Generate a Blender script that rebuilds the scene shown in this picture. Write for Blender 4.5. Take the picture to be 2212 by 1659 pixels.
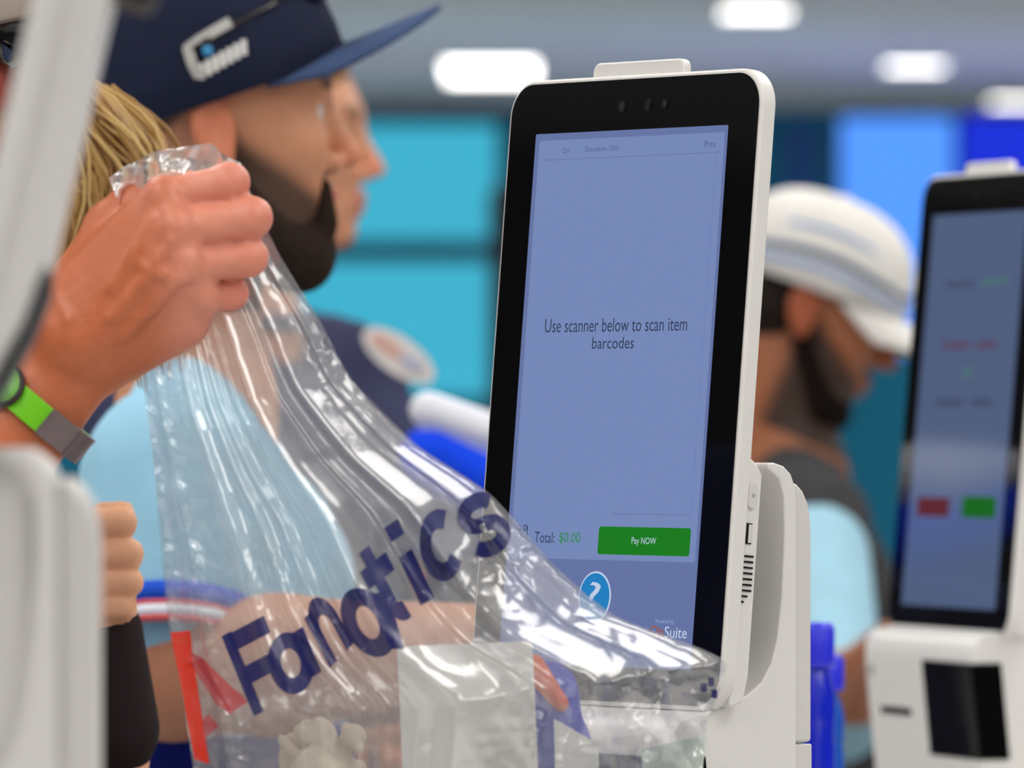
import bpy, bmesh, math, random
import numpy as np
from mathutils import Matrix, Vector

for o in list(bpy.data.objects):
    bpy.data.objects.remove(o, do_unlink=True)
scene = bpy.context.scene
COL = scene.collection
random.seed(7); RNG = np.random.default_rng(7)

# ------------------------------------------------------------------ camera
F = 15000.0            # focal length in pixels of the 2212 px wide frame
CX, HY = 1106.0, 884.0 # principal column and horizon row
CAMZ = 1.40
cam_d = bpy.data.cameras.new('camera'); cam = bpy.data.objects.new('camera', cam_d); COL.objects.link(cam)
cam.location = (0, 0, CAMZ); cam.rotation_euler = (math.pi/2, 0, 0)
cam_d.sensor_width = 36.0; cam_d.sensor_fit = 'HORIZONTAL'
cam_d.lens = 36.0*F/2212.0
cam_d.shift_y = (HY-829.5)/2212.0
cam_d.clip_start = 0.1; cam_d.clip_end = 200
cam_d.dof.use_dof = True; cam_d.dof.focus_distance = 4.42
cam_d.dof.aperture_fstop = cam_d.lens/25.0
scene.camera = cam
def P(px, py, Y):
    return Vector(((px-CX)/F*Y, Y, CAMZ-(py-HY)/F*Y))

# ------------------------------------------------------------------ world, exposure
w = bpy.data.worlds.new('world'); scene.world = w; w.use_nodes = True
w.node_tree.nodes['Background'].inputs[0].default_value = (0.80, 0.86, 1.0, 1)
w.node_tree.nodes['Background'].inputs[1].default_value = 0.10
scene.view_settings.view_transform = 'Standard'; scene.view_settings.look = 'None'
scene.view_settings.gamma = 1.0; scene.view_settings.exposure = 0.22
scene.view_settings.use_curve_mapping = False
scene.cycles.max_bounces = 7; scene.cycles.diffuse_bounces = 4; scene.cycles.glossy_bounces = 3
LAMP = 5.0             # emission of the ceiling panels
CEIL = 3.0
# added coloured lights with no known fixture, tinting the ceiling near the far wall
for ux, uy, uw, rgb_ in ((2.0, 31.0, 16.0, (0.25,0.32,1.0)), (-0.2, 29.0, 9.0, (0.30,0.85,0.95))):
    ld = bpy.data.lights.new('added_ceiling_wash', 'AREA'); ld.shape = 'DISK'; ld.size = 2.2; ld.energy = uw; ld.color = rgb_
    lo_ = bpy.data.objects.new('added_ceiling_wash', ld); COL.objects.link(lo_); lo_.location = (ux, uy, 0.35); lo_.rotation_euler = (math.pi, 0, 0)

# ------------------------------------------------------------------ materials
def lin(c):
    return tuple(((v/255)/12.92 if v/255 <= 0.04045 else ((v/255+0.055)/1.055)**2.4) for v in c)
MATS = {}
def mat(name, rgb=(200,200,200), rough=0.5, spec=0.5, metal=0.0, noise=0.0, nscale=30.0, bump=0.0, coat=0.0, sss=0.0, attr=False, sheen=0.0):
    if name in MATS: return MATS[name]
    m = bpy.data.materials.new(name); m.use_nodes = True; nt = m.node_tree
    b = nt.nodes['Principled BSDF']; c = lin(rgb)
    b.inputs['Roughness'].default_value = rough; b.inputs['Metallic'].default_value = metal
    b.inputs['Specular IOR Level'].default_value = spec; b.inputs['Coat Weight'].default_value = coat
    b.inputs['Coat Roughness'].default_value = 0.03
    b.inputs['Sheen Weight'].default_value = sheen
    if sss:
        b.inputs['Subsurface Weight'].default_value = sss
        b.inputs['Subsurface Radius'].default_value = (1.0, 0.35, 0.2); b.inputs['Subsurface Scale'].default_value = 0.006
    tc = nt.nodes.new('ShaderNodeTexCoord'); nz = nt.nodes.new('ShaderNodeTexNoise')
    nz.inputs['Scale'].default_value = nscale; nz.inputs['Detail'].default_value = 4
    nt.links.new(tc.outputs['Object'], nz.inputs['Vector'])
    mr = nt.nodes.new('ShaderNodeMapRange')
    mr.inputs['To Min'].default_value = 1-noise; mr.inputs['To Max'].default_value = 1+noise
    nt.links.new(nz.outputs['Fac'], mr.inputs['Value'])
    mx = nt.nodes.new('ShaderNodeVectorMath'); mx.operation = 'SCALE'
    if attr:
        at = nt.nodes.new('ShaderNodeAttribute'); at.attribute_name = 'Col'
        nt.links.new(at.outputs['Color'], mx.inputs[0])
    else:
        mx.inputs[0].default_value = c
    nt.links.new(mr.outputs['Result'], mx.inputs['Scale'])
    nt.links.new(mx.outputs[0], b.inputs['Base Color'])
    if bump:
        bp = nt.nodes.new('ShaderNodeBump'); bp.inputs['Strength'].default_value = bump; bp.inputs['Distance'].default_value = 0.002
        nt.links.new(nz.outputs['Fac'], bp.inputs['Height']); nt.links.new(bp.outputs[0], b.inputs['Normal'])
    MATS[name] = m; return m
def emit(name, rgb, strength, gloss=0.0):
    if name in MATS: return MATS[name]
    m = bpy.data.materials.new(name); m.use_nodes = True
    b = m.node_tree.nodes['Principled BSDF']
    b.inputs['Base Color'].default_value = (0.01,0.01,0.012,1)
    b.inputs['Roughness'].default_value = 0.12; b.inputs['Specular IOR Level'].default_value = gloss
    b.inputs['Emission Color'].default_value = (*lin(rgb),1); b.inputs['Emission Strength'].default_value = strength*(0.76 if name.startswith('ui_') else 1.0)
    MATS[name] = m; return m
def film(name, milky=0.12, tint=(1,1,1), rough=0.11, bump=0.16):
    m = bpy.data.materials.new(name); m.use_nodes = True; nt = m.node_tree; nt.nodes.clear()
    out = nt.nodes.new('ShaderNodeOutputMaterial')
    tr = nt.nodes.new('ShaderNodeBsdfTransparent'); tr.inputs[0].default_value = (0.97,0.975,0.98,1)
    df = nt.nodes.new('ShaderNodeBsdfDiffuse'); df.inputs[0].default_value = (0.92,0.93,0.95,1)
    tl = nt.nodes.new('ShaderNodeBsdfTranslucent'); tl.inputs[0].default_value = (0.92,0.93,0.95,1)
    ad = nt.nodes.new('ShaderNodeMixShader'); ad.inputs[0].default_value = 0.4
    nt.links.new(df.outputs[0], ad.inputs[1]); nt.links.new(tl.outputs[0], ad.inputs[2])
    m1 = nt.nodes.new('ShaderNodeMixShader')
    nt.links.new(tr.outputs[0], m1.inputs[1]); nt.links.new(ad.outputs[0], m1.inputs[2])
    tc = nt.nodes.new('ShaderNodeTexCoord')
    nz = nt.nodes.new('ShaderNodeTexNoise'); nz.inputs['Scale'].default_value = 26; nz.inputs['Detail'].default_value = 6
    nt.links.new(tc.outputs['Object'], nz.inputs['Vector'])
    mr = nt.nodes.new('ShaderNodeMapRange'); mr.inputs['To Min'].default_value = milky*0.8; mr.inputs['To Max'].default_value = milky*1.2
    nt.links.new(nz.outputs['Fac'], mr.inputs['Value']); nt.links.new(mr.outputs[0], m1.inputs[0])
    gl = nt.nodes.new('ShaderNodeBsdfGlossy'); gl.inputs['Roughness'].default_value = rough
    gl.inputs[0].default_value = (1,1,1,1)
    n2 = nt.nodes.new('ShaderNodeTexNoise'); n2.inputs['Scale'].default_value = 45; n2.inputs['Detail'].default_value = 3
    nt.links.new(tc.outputs['Object'], n2.inputs['Vector'])
    bp = nt.nodes.new('ShaderNodeBump'); bp.inputs['Strength'].default_value = bump; bp.inputs['Distance'].default_value = 0.003
    nt.links.new(n2.outputs['Fac'], bp.inputs['Height']); nt.links.new(bp.outputs[0], gl.inputs['Normal'])
    g2 = nt.nodes.new('ShaderNodeBsdfGlossy'); g2.inputs['Roughness'].default_value = 0.38; nt.links.new(bp.outputs[0], g2.inputs['Normal'])
    gm_ = nt.nodes.new('ShaderNodeMixShader'); gm_.inputs[0].default_value = 0.45
    nt.links.new(gl.outputs[0], gm_.inputs[1]); nt.links.new(g2.outputs[0], gm_.inputs[2])
    lw = nt.nodes.new('ShaderNodeLayerWeight'); lw.inputs['Blend'].default_value = 0.35
    m2 = nt.nodes.new('ShaderNodeMixShader')
    r2 = nt.nodes.new('ShaderNodeMapRange'); r2.inputs['To Min'].default_value = 0.15; r2.inputs['To Max'].default_value = 0.75
    nt.links.new(lw.outputs['Fresnel'], r2.inputs['Value']); nt.links.new(r2.outputs[0], m2.inputs[0])
    nt.links.new(m1.outputs[0], m2.inputs[1]); nt.links.new(gm_.outputs[0], m2.inputs[2])
    nt.links.new(m2.outputs[0], out.inputs[0])
    MATS[name] = m; return m

# ------------------------------------------------------------------ object helpers
def tag(o, label=None, cat=None, group=None, kind=None):
    if label: o['label'] = label
    if cat: o['category'] = cat
    if group: o['group'] = group
    if kind: o['kind'] = kind
    return o
def empty(name, loc=(0,0,0), rz=0.0):
    o = bpy.data.objects.new(name, None); COL.objects.link(o); o.location = loc; o.rotation_euler = (0,0,rz)
    o.empty_display_size = 0.05
    return o
def mesh(name, verts, faces, m, parent=None, smooth=False, off=None):
    me = bpy.data.meshes.new(name)
    if off is not None: verts = [Vector(v)-Vector(off) for v in verts]
    me.from_pydata([tuple(v) for v in verts], [], [tuple(f) for f in faces]); me.update()
    if smooth: me.polygons.foreach_set('use_smooth', [True]*len(me.polygons))
    me.materials.append(m)
    o = bpy.data.objects.new(name, me); COL.objects.link(o)
    if parent: o.parent = parent
    return o
def from_bm(name, bm, m, parent=None, smooth=False):
    bmesh.ops.recalc_face_normals(bm, faces=bm.faces)
    me = bpy.data.meshes.new(name); bm.to_mesh(me); bm.free()
    if smooth: me.polygons.foreach_set('use_smooth', [True]*len(me.polygons))
    me.materials.append(m); o = bpy.data.objects.new(name, me); COL.objects.link(o)
    if parent: o.parent = parent
    return o
def bevel(o, wdt, seg=3):
    b = o.modifiers.new('bevel', 'BEVEL'); b.width = wdt; b.segments = seg; b.limit_method = 'ANGLE'; b.angle_limit = math.radians(40)
    o.data.polygons.foreach_set('use_smooth', [True]*len(o.data.polygons))
    wn = o.modifiers.new('wn', 'WEIGHTED_NORMAL'); wn.keep_sharp = False
    return o
def box(name, lo, hi, m, parent=None, M=None, bev=0.0):
    x0,y0,z0 = lo; x1,y1,z1 = hi
    v = [Vector(p) for p in ((x0,y0,z0),(x1,y0,z0),(x1,y1,z0),(x0,y1,z0),(x0,y0,z1),(x1,y0,z1),(x1,y1,z1),(x0,y1,z1))]
    if M is not None: v = [M@p for p in v]
    f = [(0,3,2,1),(4,5,6,7),(0,1,5,4),(1,2,6,5),(2,3,7,6),(3,0,4,7)]
    o = mesh(name, v, f, m, parent)
    if bev: bevel(o, bev)
    return o
def rrect(wd, ht, r, seg=8):
    pts = []
    for cx, cz, a0 in ((wd/2-r, ht/2-r, 0), (-wd/2+r, ht/2-r, 90), (-wd/2+r, -ht/2+r, 180), (wd/2-r, -ht/2+r, 270)):
        for i in range(seg+1):
            a = math.radians(a0+90*i/seg); pts.append((cx+r*math.cos(a), cz+r*math.sin(a)))
    return pts
def prism(name, pts, y0, y1, m, parent=None, M=None, bev=0.0, axis='y', c=(0,0)):
    """closed outline (a,b) extruded: axis y -> (a, y, b); axis x -> (x, a, b)"""
    n = len(pts); v = []
    for t in (y0, y1):
        for a, b in pts:
            v.append(Vector((a+c[0], t, b+c[1])) if axis == 'y' else Vector((t, a+c[0], b+c[1])))
    if M is not None: v = [M@p for p in v]
    f = [tuple(range(n)), tuple(range(2*n-1, n-1, -1))] + [(i, n+i, n+(i+1)%n, (i+1)%n) for i in range(n)]
    bm = bmesh.new(); vs = [bm.verts.new(p) for p in v]
    for q in f: bm.faces.new([vs[i] for i in q])
    o = from_bm(name, bm, m, parent)
    if bev: bevel(o, bev)
    return o
def disc_pts(r, n=24, ry=None):
    ry = ry or r
    return [(r*math.cos(2*math.pi*i/n), ry*math.sin(2*math.pi*i/n)) for i in range(n)]
def lathe(name, prof, m, parent=None, c=(0,0,0), n=28, M=None):
    v, f = [], []
    for r, z in prof:
        for i in range(n):
            a = 2*math.pi*i/n; p = Vector((c[0]+r*math.cos(a), c[1]+r*math.sin(a), c[2]+z)); v.append(M@p if M is not None else p)
    for j in range(len(prof)-1):
        for i in range(n):
            f.append((j*n+i, j*n+(i+1)%n, (j+1)*n+(i+1)%n, (j+1)*n+i))
    f.append(tuple(range(n-1,-1,-1))); f.append(tuple(range((len(prof)-1)*n, len(prof)*n)))
    return mesh(name, v, f, m, parent, True)
def text(name, body, m, parent, M, x0, x1, zc, h, hfit=None):
    """flat lettering in the x-z plane of M, fitted between x0 and x1, height h of the whole line box"""
    cu = bpy.data.curves.new('t', 'FONT'); cu.body = body; cu.resolution_u = 3
    ob = bpy.data.objects.new('t', cu); COL.objects.link(ob)
    dg = bpy.context.evaluated_depsgraph_get(); dg.update()
    me = bpy.data.meshes.new_from_object(ob.evaluated_get(dg))
    bpy.data.objects.remove(ob); bpy.data.curves.remove(cu)
    co = np.array([v.co[:] for v in me.vertices]); mn, mxx = co.min(0), co.max(0)
    sx = (x1-x0)/(mxx[0]-mn[0]); sz = h/(mxx[1]-mn[1])
    for v in me.vertices:
        v.co = M @ Vector((x0+(v.co.x-mn[0])*sx, -0.0009, zc+((v.co.y-mn[1])*sz-h/2)))
    me.name = name; me.materials.clear(); me.materials.append(m)
    o = bpy.data.objects.new(name, me); COL.objects.link(o); o.parent = parent
    return o

# ------------------------------------------------------------------ smooth-union sculpting
def rotm(ax): return np.array(ax, dtype=np.float32)
class Sculpt:
    def __init__(s): s.p = []
    def cap(s, a, b, ra, rb=None, k=0.01, sub=False):
        s.p.append(('c', np.array(a, np.float32), np.array(b, np.float32), ra, ra if rb is None else rb, k, sub)); return s
    def ball(s, a, r, k=0.01, sub=False): return s.cap(a, Vector(a)+Vector((0,0,1e-4)), r, r, k, sub)
    def ell(s, c, r, R=None, k=0.01, sub=False):
        R = np.eye(3, dtype=np.float32) if R is None else np.array(R, np.float32)   # columns: local axes in world
        s.p.append(('e', np.array(c, np.float32), np.array(r, np.float32), R, None, k, sub)); return s
    def bounds(s):
        lo = np.full(3, 1e9); hi = -lo
        for t in s.p:
            if t[6]: continue
            if t[0] == 'c':
                r = max(t[3], t[4]); lo = np.minimum(lo, np.minimum(t[1], t[2])-r); hi = np.maximum(hi, np.maximum(t[1], t[2])+r)
            else:
                r = np.abs(t[3]) @ t[2]; lo = np.minimum(lo, t[1]-r); hi = np.maximum(hi, t[1]+r)
        return lo, hi
    @staticmethod
    def prim(t, X, Y, Z):
        if t[0] == 'c':
            a, b, ra, rb = t[1], t[2], t[3], t[4]; ab = b-a; L2 = float(ab@ab)
            h = np.clip(((X-a[0])*ab[0]+(Y-a[1])*ab[1]+(Z-a[2])*ab[2])/L2, 0, 1)
            return np.sqrt((X-a[0]-h*ab[0])**2+(Y-a[1]-h*ab[1])**2+(Z-a[2]-h*ab[2])**2)-(ra+(rb-ra)*h)
        c, r, R = t[1], t[2], t[3]
        x, y, z = X-c[0], Y-c[1], Z-c[2]
        l = [x*R[0,i]+y*R[1,i]+z*R[2,i] for i in range(3)]
        k0 = np.sqrt(sum((l[i]/r[i])**2 for i in range(3))); k1 = np.sqrt(sum((l[i]/r[i]**2)**2 for i in range(3)))+1e-9
        return k0*(k0-1)/k1
    @staticmethod
    def comb(d, e, k, sub):
        if sub:
            h = np.clip(0.5-0.5*(d+e)/k, 0, 1); return d*(1-h)-e*h+k*h*(1-h)
        h = np.clip(0.5+0.5*(d-e)/k, 0, 1); return d*(1-h)+e*h-k*h*(1-h)
    def eval(s, pts):
        pts = np.asarray(pts, np.float32); d = np.full(len(pts), 1.0, np.float32)
        for t in s.p: d = s.comb(d, s.prim(t, pts[:,0], pts[:,1], pts[:,2]), t[5], t[6])
        return d
    def build(s, h, zmin=None):
        lo, hi = s.bounds(); lo = lo-2.5*h; hi = hi+2.5*h
        n = np.ceil((hi-lo)/h).astype(int)+1
        ax = [(lo[i]+h*np.arange(n[i])).astype(np.float32) for i in range(3)]
        d = np.full(n, 0.05, np.float32)
        for t in s.p:
            if t[0] == 'c':
                r = max(t[3], t[4])+t[5]+2*h; a, b = np.minimum(t[1],t[2])-r, np.maximum(t[1],t[2])+r
            else:
                r = np.abs(t[3])@t[2]+t[5]+2*h; a, b = t[1]-r, t[1]+r
            i0 = np.maximum(np.floor((a-lo)/h).astype(int), 0); i1 = np.minimum(np.ceil((b-lo)/h).astype(int)+1, n)
            if (i1 <= i0).any(): continue
            sl = tuple(slice(i0[i], i1[i]) for i in range(3))
            X = ax[0][sl[0]][:,None,None]; Y = ax[1][sl[1]][None,:,None]; Z = ax[2][sl[2]][None,None,:]
            d[sl] = s.comb(d[sl], s.prim(t, X, Y, Z), t[5], t[6])
        return nets(d, lo, h)
def nets(d, lo, h):
    ins = d < 0; nx, ny, nz = d.shape
    cnt = np.zeros((nx-1, ny-1, nz-1), np.int8)
    for dx in (0,1):
        for dy in (0,1):
            for dz in (0,1): cnt += ins[dx:nx-1+dx, dy:ny-1+dy, dz:nz-1+dz]
    I, J, K = np.nonzero((cnt > 0) & (cnt < 8))
    idx = np.full(cnt.shape, -1, np.int32); idx[I,J,K] = np.arange(len(I))
    acc = np.zeros((len(I),3)); num = np.zeros(len(I))
    cs = [(a,b,c) for a in (0,1) for b in (0,1) for c in (0,1)]
    for p in cs:
        for q in cs:
            if sum(abs(p[i]-q[i]) for i in range(3)) != 1 or p > q: continue
            da = d[I+p[0],J+p[1],K+p[2]]; db = d[I+q[0],J+q[1],K+q[2]]
            m = (da < 0) != (db < 0); t = np.where(m, da/np.where(m, da-db, 1), 0)
            for i in range(3): acc[:,i] += np.where(m, p[i]+t*(q[i]-p[i]), 0)
            num += m
    V = (np.stack([I,J,K],1)+acc/num[:,None])*h+lo
    Fs = []
    for axn in range(3):
        sl0 = [slice(None)]*3; sl1 = [slice(None)]*3; sl0[axn] = slice(0,-1); sl1[axn] = slice(1,None)
        A = ins[tuple(sl0)]; B = ins[tuple(sl1)]
        u, v = [(1,2),(2,0),(0,1)][axn]
        e = np.stack(np.nonzero(A != B),1)
        ok = (e[:,u] > 0) & (e[:,v] > 0) & (e[:,u] < d.shape[u]-1) & (e[:,v] < d.shape[v]-1); e = e[ok]
        def g(du, dv):
            c = e.copy(); c[:,u] += du; c[:,v] += dv; return idx[c[:,0],c[:,1],c[:,2]]
        q = np.stack([g(-1,-1), g(0,-1), g(0,0), g(-1,0)],1)
        flip = ~A[e[:,0],e[:,1],e[:,2]]; q[flip] = q[flip][:,::-1]; Fs.append(q)
    return V.astype(np.float32), np.concatenate(Fs)
def sculpt_obj(name, s, h, m, parent=None, off=None, color=None, jitter=None):
    V, Q = s.build(h)
    if jitter is not None: V = jitter(V)
    cols = color(V) if color else None
    if off is not None: V = V-np.array(off, np.float32)
    me = bpy.data.meshes.new(name)
    me.vertices.add(len(V)); me.vertices.foreach_set('co', V.astype(np.float32).ravel())
    me.loops.add(Q.size); me.loops.foreach_set('vertex_index', Q.astype(np.int32).ravel())
    me.polygons.add(len(Q)); me.polygons.foreach_set('loop_start', np.arange(0, Q.size, 4, dtype=np.int32))
    me.polygons.foreach_set('use_smooth', np.ones(len(Q), bool))
    me.update(calc_edges=True); me.validate()
    if cols is not None:
        at = me.color_attributes.new('Col', 'FLOAT_COLOR', 'POINT')
        at.data.foreach_set('color', np.concatenate([cols, np.ones((len(cols),1))],1).astype(np.float32).ravel())
    me.materials.append(m); o = bpy.data.objects.new(name, me); COL.objects.link(o)
    if parent: o.parent = parent
    return o
def sm(a, b, x): t = np.clip((x-a)/(b-a), 0, 1); return t*t*(3-2*t)
def vnoise(p, scale, seed=0):
    """cheap lattice value noise, p (N,3)"""
    q = np.asarray(p, np.float64)*scale+seed*17.31; i = np.floor(q).astype(np.int64); f = q-i; f = f*f*(3-2*f)
    r = 0
    for dx in (0,1):
        for dy in (0,1):
            for dz in (0,1):
                n = (i[:,0]+dx)*374761393+(i[:,1]+dy)*668265263+(i[:,2]+dz)*2147483647+seed*974711
                n = (n ^ (n >> 13))*1274126177; n = (n ^ (n >> 16)) & 0xffff
                wt = (f[:,0] if dx else 1-f[:,0])*(f[:,1] if dy else 1-f[:,1])*(f[:,2] if dz else 1-f[:,2])
                r = r+wt*(n/65535.0)
    return r

# ------------------------------------------------------------------ the setting
M_ceil = mat('ceiling_paint', (228,229,231), 0.9, 0.2, noise=0.06, nscale=2)
M_floor = mat('floor_vinyl', (200,198,195), 0.5, 0.4, noise=0.08, nscale=6)
M_wall = mat('wall_teal', (40,140,175), 0.8, 0.2, noise=0.05, nscale=2)
M_grey = mat('bulkhead_grey', (96,100,106), 0.9, 0.2, noise=0.05, nscale=2)
def struct(o): o['kind'] = 'structure'; return o
struct(box('floor', (-9,-5,-0.1), (9,37.2,0), M_floor))
struct(box('ceiling', (-9,-5,CEIL), (9,37.2,CEIL+0.1), M_ceil))
struct(box('wall_back', (-9,37,0), (9,37.2,CEIL), M_wall))
struct(box('wall_left', (-9.2,-5,0), (-9,37.2,CEIL), M_grey))
struct(box('wall_right', (9,-5,0), (9.2,37.2,CEIL), M_grey))
# ceiling lamps: real panels, each a frame and a glowing diffuser
M_lampf = mat('lamp_frame', (225,225,222), 0.5)
M_lampd = emit('lamp_diffuser', (255,252,247), LAMP)
def ceiling_lamp(x, y, wd, ln, label, group=None, m=None):
    t = empty('ceiling_lamp', (x, y, CEIL)); tag(t, label, 'lamp', group)
    bm = bmesh.new()
    fr = 0.03
    for lo, hi in (((-wd/2-fr,-ln/2-fr,-0.03),(wd/2+fr,-ln/2,0)), ((-wd/2-fr,ln/2,-0.03),(wd/2+fr,ln/2+fr,0)),
                   ((-wd/2-fr,-ln/2,-0.03),(-wd/2,ln/2,0)), ((wd/2,-ln/2,-0.03),(wd/2+fr,ln/2,0))):
        g = bmesh.ops.create_cube(bm, size=1.0)
        for v in g['verts']:
            v.co = Vector(((lo[0]+hi[0])/2+v.co.x*(hi[0]-lo[0]), (lo[1]+hi[1])/2+v.co.y*(hi[1]-lo[1]), (lo[2]+hi[2])/2+v.co.z*(hi[2]-lo[2])))
    from_bm('frame', bm, M_lampf, t)
    box('diffuser', (-wd/2,-ln/2,-0.022), (wd/2,ln/2,-0.002), m or M_lampd, t)
    return t
ceiling_lamp(-0.10, 32.4, 0.42, 1.9, 'white ceiling lamp above the cyan panel, left of the tall kiosk screen')
ceiling_lamp(0.97, 27.6, 0.27, 0.5, 'pale ceiling lamp cut by the top edge of the picture')
ceiling_lamp(1.85, 31.9, 0.27, 0.5, 'pale ceiling lamp over the blue screen, above the white cap')
ceiling_lamp(2.60, 35.6, 0.30, 0.5, 'pale ceiling lamp cut by the right edge of the picture')
GL = 'ceiling lamps over the checkout island'
for yy in (0.4, 3.0, 5.6, 8.6, 12.0, 16.0, 21.0, 26.0, 31.0, 35.0):
    for xx in ((-3.4, -1.15, 1.15, 3.4) if yy < 25 else (-6.2, -3.6, 3.9, 6.2)):
        ceiling_lamp(xx, yy, 0.85, 1.7, 'wide white ceiling lamp in the rows over the checkout counter', GL)

# lit panels on the far wall
def led_panel(name, px0, px1, py0, py1, Y, rgb, strength, label, cat='screen', thick=0.06):
    a = P(px0, py1, Y); b = P(px1, py0, Y)
    t = empty(name, ((a.x+b.x)/2, Y, a.z)); tag(t, label, cat)
    wd = b.x-a.x; ht = b.z-a.z
    prism('housing', rrect(wd+0.06, ht+0.06, 0.02), 0, thick, mat('led_housing', (20,24,40), 0.5), t, c=(0, ht/2))
    prism('lit_face', rrect(wd, ht, 0.01), -0.012, -0.001, emit(name+'_lit_%d' % px0, rgb, strength), t, c=(0, ht/2))
    return t
led_panel('lit_wall_panel', 560, 1075, 270, 520, 34.5, (66,182,212), 0.82, 'bright cyan lit wall panel beside the left edge of the kiosk screen', 'wall panel')
led_panel('lit_wall_panel', 560, 1120, 565, 860, 34.5, (56,154,194), 0.74, 'lower cyan lit wall panel behind the man in the navy polo', 'wall panel')
led_panel('video_wall', 1815, 2060, 255, 760, 34.0, (84,150,255), 1.0, 'bright blue video screen behind the white cap', 'screen')
led_panel('video_wall', 2075, 2420, 250, 900, 34.0, (28,50,215), 0.9, 'deep blue video screen above the second kiosk', 'screen')
o = box('partition', (P(1690,0,33).x, 33.0, 0), (P(1775,0,33).x, 33.3, P(0,262,33).z), mat('partition_teal', (18,70,120), 0.8), None)
tag(o, 'dark blue upright partition left of the blue video screen', 'partition')
o = box('display_stand', (P(1055,0,20).x, 20.0, 0), (P(1130,0,20).x, 20.3, P(0,400,20).z), mat('stand_dark', (26,52,64), 0.7), None, bev=0.03)
tag(o, 'dark upright display stand just left of the kiosk screen', 'stand')

# ------------------------------------------------------------------ counter and kiosks
M_counter = mat('counter_top', (214,212,208), 0.4, noise=0.03, nscale=40)
M_counter_b = mat('counter_body', (60,66,78), 0.6)
CZ = 1.02
t = empty('checkout_counter', (0.06, 4.45, 0), -math.atan2(0.31, 1.55)); tag(t, 'long white checkout counter under the row of kiosks', 'counter')
box('counter_top', (-0.22,-2.6,CZ-0.04), (0.46,3.2,CZ), M_counter, t, bev=0.006)
box('counter_body', (-0.12,-2.5,0), (0.34,3.1,CZ-0.04), M_counter_b, t)

M_white = mat('kiosk_white', (228,226,223), 0.38, 0.45, noise=0.012, nscale=90)
M_white2 = mat('kiosk_white_back', (216,214,211), 0.42, 0.45)
M_glass = mat('bezel_glass', (9,9,10), 0.06, 0.5)
M_black = mat('matt_black', (8,8,9), 0.5, 0.3)
M_lens = mat('lens_glass', (40,42,46), 0.05, 0.8)
M_lensring = mat('lens_ring', (16,16,18), 0.25, 0.5)
UI = dict(bg=emit('ui_background', (104,120,170), 1.0, .35), panel=emit('ui_panel', (122,142,192), 1.0, .35),
          line=emit('ui_line', (110,128,178), 1.0), dark=emit('ui_dark_text', (52,62,92), 1.0), grey=emit('ui_grey_text', (84,98,138), 1.0),
          green=emit('ui_green', (18,128,24), 1.0), gtext=emit('ui_green_text', (52,140,78), 1.0), white=emit('ui_white', (198,214,240), 1.0),
          blue=emit('ui_help_blue', (32,132,200), 1.0), orange=emit('ui_orange', (172,84,66), 1.0), pale=emit('ui_pale', (150,176,226), 1.0),
          bg2=emit('ui_dim_background', (80,96,130), 1.0, .4), red2=emit('ui_dim_red', (98,36,48), 1.0), green2=emit('ui_dim_green', (12,104,22), 1.0),
          t2=emit('ui_dim_text', (70,80,110), 1.0), tr2=emit('ui_dim_red_text', (92,76,106), 1.0), tg2=emit('ui_dim_green_text', (78,114,118), 1.0))
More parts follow.
